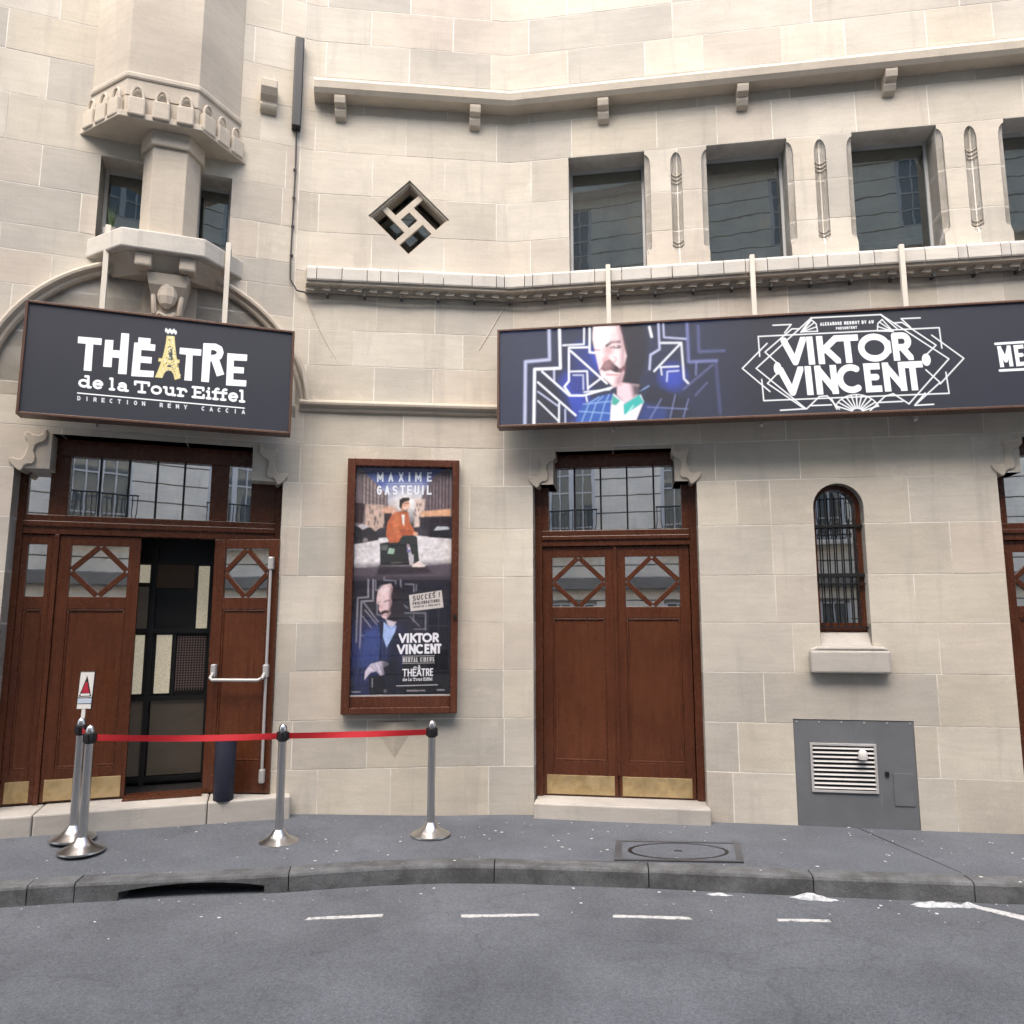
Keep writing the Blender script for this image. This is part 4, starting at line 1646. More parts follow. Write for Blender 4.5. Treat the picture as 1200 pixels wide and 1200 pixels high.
def draw_right(A):
    # blue wash on the left half of the screen
    A.frame(1, 0, 0)
    A.poly([(570, 360), (850, 350), (840, 500), (570, 510)], (24, 34, 62), 90, .9)
    A.frame(4.2857, 580, 370)
    for x, yv, r_, c in ((490, 240, 60, (50, 80, 210)), (400, 350, 70, (45, 70, 200)), (400, 450, 70, (40, 70, 190)), (890, 310, 60, (45, 70, 190)), (440, 200, 60, (40, 60, 160))):
        A.ell(x, yv, r_, r_, c, .75, 60)
    A.poly([(210, 290), (360, 400), (400, 520), (210, 530)], (6, 6, 14), 20, .8)
    A.poly([(340, 150), (450, 155), (560, 340), (440, 395), (380, 390)], (20, 26, 60), 20, .5)
    wl, lil = (248, 248, 255), (205, 208, 240)
    for pts, w, c, al, so in (
        ([(272, 72), (274, 222), (152, 232), (148, 545)], 17, lil, .9, 14), ([(325, 72), (328, 265), (198, 270), (193, 545)], 17, wl, 1, 9),
        ([(450, 66), (448, 145), (342, 150)], 10, wl, .95, 6), ([(470, 160), (372, 162), (370, 330), (347, 358), (378, 402), (442, 402), (585, 362)], 12, wl, 1, 6),
        ([(478, 66), (476, 186), (512, 190)], 13, wl, .95, 6), ([(380, 178), (560, 342)], 12, wl, 1, 6), ([(470, 362), (542, 308)], 10, wl, 1, 6),
        ([(236, 282), (372, 402)], 12, wl, 1, 6), ([(296, 275), (296, 325)], 12, lil, .9, 6), ([(214, 335), (402, 500)], 11, wl, 1, 6), ([(214, 382), (312, 452)], 9, lil, .9, 6), ([(214, 428), (314, 525)], 9, wl, .9, 6),
        ([(320, 440), (318, 540)], 10, wl, .95, 6), ([(350, 470), (350, 540)], 9, lil, .85, 6), ([(380, 282), (462, 280), (465, 372)], 10, wl, .95, 6), ([(392, 300), (442, 300), (442, 372)], 9, lil, .9, 6),
        ([(455, 405), (462, 440)], 9, wl, .9, 6), ([(445, 385), (575, 372)], 9, wl, .9, 6),
        ([(826, 46), (828, 172), (782, 200), (775, 272)], 13, lil, .85, 8), ([(850, 46), (852, 112), (962, 120)], 11, lil, .8, 8), ([(836, 140), (938, 140), (946, 320), (966, 342)], 12, wl, .85, 8), ([(798, 282), (932, 146)], 11, wl, .9, 6),
        ([(830, 262), (920, 258)], 10, wl, .85, 6), ([(836, 300), (832, 266)], 9, wl, .8, 6), ([(860, 332), (864, 284), (920, 280)], 10, lil, .85, 6), ([(780, 60), (790, 108)], 16, wl, .9, 8),
        ([(970, 46), (972, 236), (1112, 230)], 15, (150, 155, 220), .6, 16), ([(1025, 56), (1025, 185), (1152, 180)], 13, (130, 135, 200), .4, 18), ([(1010, 238), (1006, 300)], 10, (150, 155, 210), .5, 10), ([(1092, 250), (942, 372)], 10, (130, 135, 190), .45, 12),
        ([(1060, 340), (1000, 402)], 9, (130, 135, 190), .4, 10), ([(1108, 240), (1120, 490)], 13, (110, 115, 180), .35, 20)):
        A.line(pts, w * .78, c, al, so * .8)
    # shoulders
    A.poly([(395, 545), (440, 445), (520, 405), (590, 392), (578, 545)], (34, 84, 168), 10)
    A.poly([(700, 545), (740, 428), (775, 352), (850, 380), (960, 420), (1000, 545)], (14, 18, 36), 20)
    A.poly([(740, 440), (860, 470), (850, 545), (705, 545)], (30, 56, 124), 30, .8)
    for pts in ([(430, 535), (470, 440), (520, 410)], [(470, 535), (505, 440), (540, 405)], [(520, 535), (545, 450), (570, 398)], [(420, 480), (570, 490)], [(440, 445), (590, 430)], [(640, 430), (770, 355)]):
        A.line(pts, 5, (150, 185, 235), .8, 4)
    for pts in ([(770, 520), (830, 420)], [(870, 515), (900, 400)], [(935, 515), (965, 420)], [(760, 460), (960, 470)]):
        A.line(pts, 5, (130, 140, 190), .7, 4)
    # head: lit half and shaded half
    A.poly([(628, 44), (742, 44), (764, 90), (768, 150), (758, 220), (742, 290), (716, 345), (680, 368), (632, 350), (640, 260), (650, 180)], (11, 9, 13), 22)
    A.poly([(612, 335), (722, 350), (712, 405), (650, 440), (610, 400)], (244, 205, 212), 10)
    A.poly([(680, 345), (735, 350), (730, 400), (690, 408)], (16, 12, 16), 26, .9)
    A.poly([(496, 55), (628, 52), (640, 100), (652, 165), (662, 205), (646, 262), (648, 290), (630, 345), (595, 362), (562, 330), (532, 306), (522, 272), (506, 200), (493, 120)], (252, 226, 226), 8)
    A.ell(545, 110, 42, 60, (255, 250, 250), .8, 40)
    A.ell(570, 175, 26, 24, (205, 150, 150), .7, 26)
    A.poly([(555, 150), (585, 128), (632, 126), (632, 140), (590, 142), (560, 162)], (44, 24, 28), 6)
    A.ell(615, 159, 21, 10, (40, 32, 40), .95, 5)
    A.ell(610, 156, 5, 5, (245, 240, 245), .9, 3)
    A.line([(502, 172), (528, 176)], 7, (150, 100, 105), .7, 5)
    A.poly([(540, 220), (560, 200), (575, 215), (600, 240), (570, 250), (545, 245)], (200, 140, 140), 14, .7)
    A.poly([(522, 282), (535, 258), (550, 232), (575, 222), (600, 246), (628, 268), (648, 252), (652, 268), (636, 288), (606, 288), (578, 276), (548, 282), (534, 272)], (58, 30, 32), 7)
    A.line([(560, 298), (615, 300)], 8, (190, 110, 115), .8, 6)
    A.poly([(600, 310), (640, 300), (628, 346), (596, 360)], (200, 150, 155), 20, .6)
    # collar
    A.poly([(592, 392), (650, 440), (728, 398), (742, 432), (700, 530), (572, 535), (580, 440)], (246, 236, 246), 6)
    A.poly([(640, 446), (722, 398), (744, 436), (690, 470), (642, 500)], (44, 178, 168), 8)
    A.poly([(588, 398), (626, 428), (604, 452), (582, 446)], (60, 170, 150), 8)
    A.line([(650, 505), (690, 452)], 5, (200, 245, 240), .9, 4)
    # cheek, jaw and forehead modelling
    A.ell(600, 120, 30, 40, (238, 196, 196), .5, 40)
    A.ell(560, 250, 30, 30, (236, 178, 178), .4, 36)
    A.poly([(632, 60), (656, 170), (650, 280), (628, 350), (612, 340), (630, 260), (634, 170), (618, 60)], (150, 96, 104), 26, .7)
    A.line([(598, 208), (612, 222), (600, 236)], 6, (160, 100, 104), .6, 6)
    A.ell(588, 162, 12, 6, (120, 80, 84), .6, 6)
    A.soften(585, 355, 850, 505, 1, .03, 1, .04)
    # the show's name in its line frame
    A.frame(3.4286, 850, 360)
    w = WHITE
    for pts in ([(168, 150), (65, 250), (170, 342)], [(136, 202), (134, 122), (856, 90), (860, 172)], [(140, 294), (144, 378), (874, 351), (868, 268)],
                [(305, 106), (350, 48), (628, 36), (690, 94)], [(350, 48), (120, 250), (308, 410)], [(298, 92), (270, 92), (158, 185), (212, 236)], [(212, 262), (162, 310), (300, 408)],
                [(628, 36), (884, 215), (714, 392)], [(680, 70), (710, 68), (838, 160), (795, 200)], [(790, 258), (842, 308), (745, 390)], [(824, 120), (943, 213), (842, 314)],
                [(195, 77), (268, 74), (240, 108)], [(784, 50), (708, 53), (742, 88)], [(208, 416), (312, 410), (365, 362), (395, 360), (440, 412)], [(810, 394), (736, 398), (780, 350)], [(560, 418), (622, 362), (655, 352), (714, 392)],
                [(330, 398), (410, 395)], [(600, 386), (690, 382)], [(430, 412), (412, 372)]):
        A.line(pts, 4.5, w, .95, 3.5)
    for k in range(11):
        t = math.pi * (.12 + .76 * k / 10)
        A.line([(510 + 22 * math.cos(t), 425 - 16 * math.sin(t)), (510 + 88 * math.cos(t), 425 - 68 * math.sin(t))], 4.5, w, .95, 3)
    A.line([(510 + 90 * math.cos(t), 425 - 70 * math.sin(t)) for t in np.linspace(.35, 2.8, 14)], 4, w, .9, 3)
    for sx, cx in ((1, 310), (-1, 672)):
        for pts in ([(cx, 104), (cx + sx * 62, 102)], [(cx, 104), (cx + sx * 40, 56)], [(cx + sx * 40, 56), (cx + sx * 58, 72), (cx + sx * 62, 102)], [(cx, 104), (cx + sx * 52, 66)], [(cx, 104), (cx + sx * 60, 84)]):
            A.line(pts, 4, w, .95, 3)
    A.ell(205, 250, 15, 24, w)
    A.ell(795, 218, 17, 24, w)
    sk = -.042

    def box(x0, x1, yt, yb):
        return [(x0, yt + (x0 - 228) * sk), (x1, yt + (x1 - 228) * sk), (x1 + 6, yb + (x1 - 228) * sk), (x0 + 6, yb + (x0 - 228) * sk)]
    for ch, x0, x1 in (('V', 222, 322), ('I', 322, 352), ('K', 364, 452), ('T', 440, 530), ('O', 526, 656), ('R', 662, 740)):
        A.glyph(ch, box(x0, x1, 128, 240), 25, w)
    for ch, x0, x1 in (('V', 204, 306), ('I', 308, 340), ('N', 350, 436), ('C', 434, 548), ('E', 544, 608), ('N', 618, 706), ('T', 694, 778)):
        A.glyph(ch, box(x0, x1, 246, 360), 25, w)
    A.text('ALEXANDRE MERMOT BY AW', (384, 80), (598, 71), 13, 3.2, w, .6, .22, .85)
    A.text('PRESENTENT', (446, 96), (530, 92), 10, 2.6, w, .6, .22, .85)
    # next title further along the screen
    A.line([(1072, 156), (1700, 118)], 9, w)
    A.line([(1080, 262), (1700, 232)], 9, w)
    x = 1078
    for ch, wd in (('M', 52), ('E', 38), ('N', 46), ('T', 42), ('A', 46), ('L', 38), (' ', 26), ('C', 44), ('I', 18), ('R', 44), ('C', 44), ('U', 44), ('S', 42)):
        dy = (x - 1078) * -.055
        A.glyph(ch, [(x, 166 + dy), (x + wd, 163 + dy), (x + wd + 5, 245 + dy), (x + 5, 249 + dy)], 15, w)
        x += wd + 12


def draw_poster(A):
    r2 = random.Random(11)
    # upper sheet: a street, a man in a rust jacket sitting on a suitcase
    A.frame(7.5, 400, 530)
    A.poly([(80, 80), (1010, 90), (1000, 420), (80, 420)], (92, 112, 176), 20)
    A.poly([(80, 60), (1010, 70), (1000, 190), (80, 190)], (52, 52, 110), 120)
    A.ell(600, 430, 250, 120, (236, 232, 232), 1, 160)
    A.poly([(100, 110), (180, 150), (300, 260), (400, 370), (400, 640), (90, 760)], (122, 108, 112), 14)
    A.poly([(980, 110), (820, 190), (740, 300), (700, 400), (690, 640), (990, 760)], (104, 92, 100), 14)
    for k in range(15):
        x = 175 + k * 16
        yt, yb = 165 + (x - 175) * .85, 470 + (x - 175) * .18
        A.line([(x, yt), (x, yb)], 7, (196, 178, 168) if k % 2 else (62, 56, 66), .8, 6)
    for k in range(14):
        x = 770 + k * 15
        yt, yb = 320 - (x - 770) * .85, 490
        A.line([(x, yt), (x, yb)], 7, (150, 132, 130) if k % 2 else (58, 50, 62), .8, 6)
    for k in range(5):
        A.line([(190, 250 + k * 50), (400, 390 + k * 20)], 5, (74, 66, 76), .6, 5)
    A.poly([(205, 440), (370, 450), (370, 660), (200, 700)], (214, 186, 170), 12, .8)
    A.poly([(100, 420), (200, 440), (180, 610), (100, 600)], (58, 40, 44), 14)
    A.poly([(650, 400), (740, 400), (720, 640), (640, 650)], (222, 200, 190), 16)
    for k in range(12):
        A.ell(r2.uniform(220, 370), r2.uniform(470, 640), 8, 20, (84, 70, 76), .7, 6)
        A.ell(r2.uniform(640, 730), r2.uniform(440, 640), 7, 16, (90, 70, 76), .7, 6)
    A.poly([(700, 510), (970, 490), (970, 555), (700, 555)], (228, 176, 140), 14)
    A.poly([(690, 560), (985, 555), (985, 740), (690, 720)], (44, 36, 44), 14)
    A.ell(420, 500, 60, 40, (226, 170, 140), .8, 30)
    # snow-white street and parked cars
    A.poly([(80, 790), (330, 740), (680, 725), (1010, 760), (1010, 1040), (80, 1060)], (226, 222, 226), 12)
    A.poly([(80, 980), (1010, 960), (1010, 1110), (80, 1110)], (86, 76, 88), 60)
    for k in range(70):
        x, yv = r2.uniform(100, 990), r2.uniform(800, 1000)
        A.line([(x, yv), (x + r2.uniform(20, 60), yv + r2.uniform(-6, 6))], 5, (170, 168, 180) if r2.random() < .6 else (245, 243, 245), .5, 5)
    A.poly([(105, 640), (160, 625), (260, 650), (330, 720), (320, 760), (110, 795)], (40, 36, 42), 8)
    A.poly([(130, 630), (180, 615), (240, 640), (180, 665)], (206, 200, 206), 8)
    A.poly([(305, 670), (340, 650), (400, 655), (400, 735), (310, 740)], (52, 48, 58), 8)
    A.ell(205, 760, 22, 22, (150, 140, 145), .8, 8)
    A.poly([(780, 700), (840, 650), (960, 655), (990, 690), (990, 755), (770, 740)], (34, 34, 42), 8)
    A.poly([(820, 680), (850, 645), (950, 650), (960, 672)], (196, 204, 214), 8)
    A.poly([(660, 660), (730, 640), (760, 730), (660, 715)], (60, 54, 66), 10)
    # suitcase and man
    A.poly([(330, 985), (760, 1005), (820, 1060), (300, 1075)], (46, 36, 44), 30)
    A.poly([(335, 790), (420, 775), (580, 770), (605, 985), (340, 985)], (36, 38, 40), 6)
    for pts, c in (([(345, 800), (410, 800), (400, 850), (350, 850)], (92, 98, 96)), ([(420, 830), (470, 840), (460, 885), (405, 880)], (150, 180, 160)), ([(575, 790), (620, 800), (610, 830), (580, 830)], (170, 150, 160)), ([(580, 840), (615, 850), (605, 880), (580, 870)], (130, 120, 180))):
        A.poly(pts, c, 5)
    A.line([(440, 965), (530, 960)], 8, (120, 116, 110), .8, 5)
    A.poly([(372, 525), (440, 520), (440, 640), (376, 640)], (46, 34, 38), 8)
    A.poly([(505, 735), (640, 715), (670, 740), (680, 860), (692, 950), (640, 985), (620, 890), (600, 800), (505, 790)], (42, 48, 46), 6)
    A.poly([(605, 900), (640, 890), (640, 980), (610, 985)], (196, 190, 196), 6)
    A.poly([(625, 985), (690, 950), (750, 990), (740, 1003), (630, 1003)], (232, 216, 210), 6)
    A.poly([(470, 515), (540, 500), (590, 520), (600, 600), (640, 670), (650, 700), (640, 720), (540, 720), (500, 780), (420, 785), (390, 720), (400, 610), (440, 540)], (192, 104, 66), 6)
    A.poly([(470, 515), (500, 505), (520, 700), (490, 740), (440, 660)], (210, 122, 80), 16, .8)
    A.poly([(500, 660), (630, 680), (640, 712), (540, 720)], (170, 84, 52), 8, .8)
    A.poly([(528, 535), (556, 540), (552, 640), (536, 610)], (238, 232, 226), 5)
    A.ell(655, 708, 22, 18, (224, 172, 146), 1, 6)
    A.ell(555, 450, 44, 60, (226, 176, 150), 1, 6)
    A.poly([(505, 470), (508, 405), (540, 385), (600, 388), (596, 415), (560, 420), (535, 440), (525, 490)], (40, 30, 28), 6)
    A.poly([(525, 470), (545, 500), (585, 495), (575, 520), (545, 520)], (96, 66, 54), 8, .8)
    A.line([(550, 478), (580, 474)], 8, (250, 244, 240), .9, 4)
    A.line([(548, 440), (592, 436)], 6, (60, 40, 36), .8, 4)
    A.soften(405, 540, 540, 682, 1, .06, 2, .16)
    # names
    for txt, yb, h, xs in (('MAXIME', 245, 82, (304, 406, 498, 586, 645, 752)), ('GASTEUIL', 360, 82, (304, 374, 444, 512, 575, 640, 708, 752))):
        for ch, x in zip(txt, xs):
            wd = {'M': 58, 'I': 16}.get(ch, 44)
            dy = (x - 304) * .004
            A.glyph(ch, [(x, yb - h + dy), (x + wd, yb - h + dy), (x + wd, yb + dy), (x, yb + dy)], 15, (240, 246, 255))
    A.line([(392, 262), (705, 262)], 7, (190, 205, 240), .55, 6)
    # lower sheet: night blue, man with moustache and cane
    A.frame(6.857, 400, 670)
    A.poly([(60, 45), (890, 62), (890, 1010), (50, 1010)], (34, 33, 46), 10)
    A.poly([(95, 60), (880, 60), (880, 40), (95, 30)], (70, 62, 72), 14)
    A.ell(250, 640, 220, 200, (44, 54, 120), .9, 260)
    A.poly([(520, 640), (880, 640), (880, 1010), (430, 1010)], (14, 14, 22), 60)
    lt = (160, 156, 172)
    for pts, wdt, al in (([(215, 55), (215, 195), (130, 200), (120, 560)], 12, .8), ([(255, 55), (255, 225), (160, 228), (150, 610)], 12, .9), ([(275, 60), (275, 140), (310, 142)], 9, .7), ([(345, 35), (345, 60), (440, 66), (440, 95)], 9, .6), ([(480, 60), (485, 180)], 10, .7), ([(520, 95), (590, 98), (590, 160)], 10, .6), ([(610, 100), (610, 150)], 9, .55),
                         ([(180, 240), (300, 400)], 10, .7), ([(190, 300), (290, 420)], 9, .7), ([(170, 350), (240, 440)], 9, .7), ([(290, 240), (290, 340), (340, 345)], 9, .6), ([(500, 255), (540, 290)], 9, .6), ([(520, 330), (690, 335), (690, 470)], 10, .55), ([(560, 360), (640, 440)], 9, .5), ([(590, 350), (590, 400)], 9, .5), ([(600, 465), (690, 465)], 9, .5), ([(160, 500), (200, 530)], 9, .6)):
        A.line(pts, wdt, lt, al, 8)
    # jacket
    A.poly([(90, 1000), (110, 760), (170, 560), (205, 480), (330, 400), (460, 430), (560, 560), (480, 700), (480, 1000)], (36, 42, 78), 10)
    A.poly([(200, 470), (320, 420), (330, 720), (240, 760), (130, 760), (160, 600)], (50, 66, 124), 40, .8)
    A.poly([(420, 460), (580, 520), (470, 640), (480, 1000), (360, 1000)], (26, 28, 50), 30, .9)
    for k in range(7):
        A.line([(150 + k * 10, 500 + k * 62), (330, 505 + k * 58)], 4, (96, 116, 190), .45, 4)
        A.line([(170 + k * 34, 480), (120 + k * 40, 900)], 4, (96, 116, 190), .4, 4)
    A.poly([(300, 400), (350, 400), (330, 560), (330, 720), (310, 720), (320, 560)], (18, 20, 40), 8)
    A.poly([(345, 400), (380, 430), (450, 430), (440, 480), (370, 610), (340, 520)], (164, 188, 236), 6)
    A.poly([(362, 380), (450, 400), (430, 435), (380, 430)], (210, 200, 210), 8)
    A.line([(370, 430), (400, 460), (445, 432)], 8, (120, 140, 200), .8, 5)
    # head
    A.poly([(400, 90), (470, 100), (510, 160), (510, 300), (480, 390), (430, 400), (370, 380), (385, 240)], (36, 30, 40), 12)
    A.poly([(285, 210), (295, 150), (340, 100), (400, 88), (415, 120), (400, 200), (410, 240), (390, 300), (400, 330), (365, 380), (330, 360), (318, 320), (305, 300), (310, 260), (285, 245)], (226, 198, 202), 8)
    A.ell(345, 145, 36, 34, (244, 224, 226), .8, 40)
    A.line([(345, 235), (395, 222)], 9, (70, 50, 56), .9, 6)
    A.line([(292, 240), (315, 240)], 7, (100, 76, 80), .8, 5)
    A.poly([(312, 330), (330, 310), (360, 302), (395, 310), (385, 330), (350, 330), (330, 345)], (74, 48, 52), 6)
    A.line([(330, 350), (365, 345)], 6, (160, 90, 100), .8, 4)
    # hand on the cane
    A.poly([(190, 870), (195, 800), (240, 740), (330, 718), (390, 735), (385, 755), (345, 770), (355, 830), (320, 840), (290, 800), (240, 810)], (206, 198, 216), 6)
    for pts in ([(270, 740), (318, 835)], [(300, 730), (345, 820)], [(245, 760), (290, 800)]):
        A.line(pts, 5, (110, 104, 130), .7, 4)
    A.poly([(225, 840), (350, 835), (370, 1000), (230, 1000)], (20, 20, 28), 10)
    A.line([(255, 860), (255, 930)], 6, (180, 180, 190), .8, 4)
    A.ell(365, 965, 12, 14, (190, 186, 190), .9, 6)
    A.ell(352, 190, 30, 34, (236, 206, 208), .6, 30)
    A.poly([(398, 100), (418, 130), (404, 210), (412, 250), (392, 310), (402, 335), (372, 378), (372, 340), (384, 280), (388, 200)], (120, 88, 96), 22, .8)
    A.ell(320, 280, 16, 22, (206, 160, 164), .6, 18)
    A.poly([(205, 480), (300, 430), (310, 560), (250, 700), (160, 700), (170, 600)], (58, 74, 136), 60, .6)
    A.poly([(330, 720), (470, 700), (480, 1000), (350, 1000)], (18, 18, 30), 40, .8)
    A.soften(405, 676, 540, 825, 1, .05, 3, .10)
    # red-letter slip: success, extended run
    A.poly([(550, 185), (820, 150), (838, 290), (566, 318)], (206, 200, 196), 5)
    A.text('SUCCES !', (582, 235), (805, 205), 42, 8, (36, 32, 40), .62, .2)
    A.line([(752, 172), (765, 162)], 8, (36, 32, 40), 1, 4)
    A.text('PROLONGATIONS', (582, 268), (805, 246), 26, 6.5, (50, 46, 54), .6, .2)
    A.text("JUSQU'AU 4 JUIN 2019", (586, 292), (806, 274), 17, 4.5, (70, 64, 70), .6, .2)
    w = (238, 238, 245)
    for ch, x0, x1 in (('V', 468, 535), ('I', 535, 555), ('K', 563, 620), ('T', 612, 670), ('O', 664, 745), ('R', 750, 802)):
        A.glyph(ch, [(x0, 496), (x1, 498), (x1, 576), (x0, 574)], 18, w)
    for ch, x0, x1 in (('V', 455, 525), ('I', 525, 547), ('N', 554, 612), ('C', 610, 684), ('E', 684, 726), ('N', 732, 782), ('T', 782, 824)):
        A.glyph(ch, [(x0, 586), (x1, 588), (x1, 668), (x0, 666)], 18, w)
    A.line([(500, 683), (768, 685)], 5, (180, 180, 185), .9, 3)
    A.line([(500, 742), (768, 744)], 5, (180, 180, 185), .9, 3)
    A.text('MENTAL CIRCUS', (504, 733), (766, 734), 40, 9, (190, 188, 190), .6, .18)
    for ch, x0, x1 in (('T', 503, 542), ('H', 546, 582), ('E', 588, 620), ('A', 620, 662), ('T', 660, 694), ('R', 698, 728), ('E', 732, 758)):
        A.glyph(ch, [(x0, 788), (x1, 788), (x1, 850), (x0, 850)], 9.5, w)
    A.line([(596, 780), (608, 772), (620, 780)], 6, w, 1, 4)
    A.line([(632, 790), (641, 760), (650, 790)], 6, w, 1, 4)
    for ch, x0, x1 in (('d', 503, 524), ('e', 526, 544), ('l', 552, 562), ('a', 564, 583), ('T', 590, 614), ('o', 614, 632), ('u', 634, 652), ('r', 654, 670), ('E', 676, 696), ('i', 698, 706), ('f', 707, 719), ('f', 718, 730), ('e', 730, 744), ('l', 744, 753)):
        A.glyph(ch, [(x0, 868), (x1, 868), (x1, 888), (x0, 888)], 4, w, SLAB)
    A.line([(455, 925), (795, 925)], 7, (190, 190, 195), .9, 4)
    for a0, a1, yv in ((92, 155, 965), (545, 640, 967), (655, 690, 968), (795, 850, 967)):
        A.line([(a0, yv), (a1, yv + 2)], 11, (165, 160, 165), .7, 8)


# ------------------------------------------------------------------ lit signs
def led_sign(W_, s0, s1, z0, z1, label, posts, post_top, vis1, nx, nz, src, dst, bg, draw):
    t = thing('led_sign', label, 'sign', W_.P((s0 + s1) / 2, -.28, z0), 'lit signs hung across the theatre front')
    part('cabinet', MB().box(s0, s1, -.344, -.22, z0, z1), M_SIGNBACK, t, W_)
    f_ = .022
    fr_ = MB()
    fr_.box(s0 - f_, s0, -.362, -.21, z0 - f_, z1 + f_).box(s1, s1 + f_, -.362, -.21, z0 - f_, z1 + f_)
    fr_.box(s0, s1, -.362, -.21, z1, z1 + f_).box(s0, s1, -.362, -.21, z0 - f_, z0)
    part('frame', fr_, M_SIGNFRAME, t, W_, bev=.004)
    screen('screen', W_, s0, s1, z0, z1, -.3465, nx, nz, src, dst, bg, draw, M_LED, t)
    for s in posts:
        p_ = part('support_post', MB().box(s - .022, s + .022, -.205, -.165, z0 + .1, post_top), M_CREAM, t, W_, bev=.003)
        part('tie_rod', MB().tube([(s + .02, -.18, post_top - .05), (s + .02, -.09, post_top - .14), (s + .02, .004, post_top - .16)], .009, 6), M_CREAM, p_, W_)
        part('bracket_arm', MB().box(s - .02, s + .02, -.22, .003, z0 + .12, z0 + .16), M_ALU, p_, W_)
        part('bolt', MB().tube([(s + .02, -.17, z0 - .05), (s + .02, -.13, z0 + .02)], .018, 8), M_ALU, p_, W_)
    return t


led_sign(WL, -2.24, -.135, 3.45, 4.38, 'dark lit theatre name sign with white lettering and a golden tower, above the open entrance', (-1.73, -.73), 5.24, None, 700, 310,
         [(-2.24, 4.38), (-.135, 4.38), (-.135, 3.45), (-2.24, 3.45)], [(32, 353), (341, 394), (337.5, 509), (24, 479)], (9, 10, 16), draw_left)
led_sign(WR, -.05, 6.9, 3.575, 4.49, 'long lit screen with a moustached man and white show title, over the double door', (.985, 2.33, 3.65), 5.17, None, 1900, 250,
         [(-.05, 4.49), (4.55, 4.49), (4.55, 3.575), (-.05, 3.575)], [(585, 389), (1200, 357), (1200, 476), (585, 498)], (9, 10, 17), draw_right)

# ------------------------------------------------------------------ poster case
pc = thing('poster_case', 'tall brown framed poster case with two show posters on the middle wall', 'poster case', WM.P(.98, 0, .92))
a, b, z0, z1 = .455, 1.505, .92, 3.28
fr = MB()
fr.box(a, a + .075, -.11, .02, z0, z1).box(b - .065, b, -.11, .02, z0, z1)
fr.box(a + .075, b - .065, -.11, .02, z1 - .075, z1).box(a + .075, b - .065, -.11, .02, z0, z0 + .06)
part('frame', fr, M_CASE, pc, WM, bev=.008)
part('bottom_rail', MB().box(a + .075, b - .065, -.075, .02, z0 + .06, z0 + .155), M_CASE, pc, WM, bev=.004)
part('back_board', MB().box(a + .07, b - .06, -.040, .02, z0 + .05, z1 - .07), M_BLACK, pc, WM)
screen('posters', WM, a + .078, b - .068, z0 + .158, z1 - .078, -.0425, 330, 760, [(.533, 3.202), (1.437, 3.202), (1.437, 1.078), (.533, 1.078)], [(416.5, 545.5), (530.5, 548.5), (531, 817.5), (411, 815.5)], (30, 30, 40), draw_poster, M_PRINT, pc)
part('pane', MB().box(a + .076, b - .066, -.062, -.058, z0 + .156, z1 - .076), M_CLEAR, pc, WM)
part('edge_strip', MB().box(a + .076, b - .066, -.066, -.043, z0 + .155, z0 + .166), M_ALU, pc, WM)
part('lock', MB().tube([(b - .03, -.11, 1.80), (b - .03, -.135, 1.80)], .018, 10), M_BLACK, pc, WM)

# ------------------------------------------------------------------ cable and its box
bx = thing('junction_box', 'black box with a hanging cable at the corner of the upper left wall', 'cable box', WL.P(-.16, 0, 6.60))
part('box', MB().box(-.215, -.125, -.10, .0, 6.62, 7.6), M_BLACK, bx, WL, bev=.012)
run = [WL.P(-.165, -.02, 6.64), WL.P(-.16, -.018, 6.2), WL.P(-.165, -.02, 5.7), WL.P(-.17, -.018, 5.25), WL.P(-.165, -.022, 5.05), WL.P(-.10, -.05, 4.93), Vector(F_TOP(.02, -.085, 4.905))]
run += [Vector(F_TOP(S, -.07 - .004 * math.sin(S * 9), 4.905 + .006 * math.sin(S * 5))) for S in np.linspace(.15, 8.2, 60)]
part('cable', MB().tube([tuple(p) for p in run], .0085, 6), M_CABLE, bx)
for S in list(np.arange(.2, 8.2, .36)):
    part('cable_clip', MB().box(-.01, .01, -.085, -.002, -.02, .012), M_CABLE, bx, lambda x, yy, z, S=S: F_TOP(S + x, yy, 4.912 + z))
for z in (6.2, 5.9, 5.6, 5.3):
    part('cable_clip', MB().box(-.178, -.148, -.030, .0, z - .008, z + .008), M_CABLE, bx, WL)

# ------------------------------------------------------------------ ground
KP = [(-8, 4.60), (-5.2, 5.02), (-4.2, 5.19), (-3.43, 5.33), (-3.04, 5.41), (-2.31, 5.51), (-1.59, 5.61), (-1.05, 5.735), (-.5, 5.795), (0, 5.785), (.98, 5.69), (1.79, 5.575), (2.65, 5.47), (3.47, 5.385), (5, 5.2), (9, 4.75)]
kx, ky = np.array([p[0] for p in KP]), np.array([p[1] for p in KP])


def kerb_y(x):
    return sum(np.interp(x + d, kx, ky) for d in (-.12, -.06, 0, .06, .12)) / 5


def ground_z(x, yv):
    t = min(1.1, max(0, (-.5 - x) / 3.3)) * min(1, max(0, (yv - kerb_y(x) - .2) / 1.2))
    return .12 * t


RZ = -.13
road = struct('road', MB().add([(-60, -60, RZ), (60, -60, RZ), (60, 60, RZ), (-60, 60, RZ)], [(0, 1, 2, 3)]), M_ROAD)
mb = MB()
gx = np.arange(-8, 9.01, .12)
KW = .15
for x in gx:
    y0 = kerb_y(x) + KW
    for k in range(14):
        yv = y0 + (9.2 - y0) * k / 13
        mb.v.append((x, yv, ground_z(x, yv) + .002 * math.sin(x * 3.1 + yv * 2) - .002))
for i in range(len(gx) - 1):
    for k in range(13):
        q = i * 14 + k
        mb.f.append((q, q + 14, q + 15, q + 1))
walk = struct('pavement', mb, M_WALK, smooth=True)

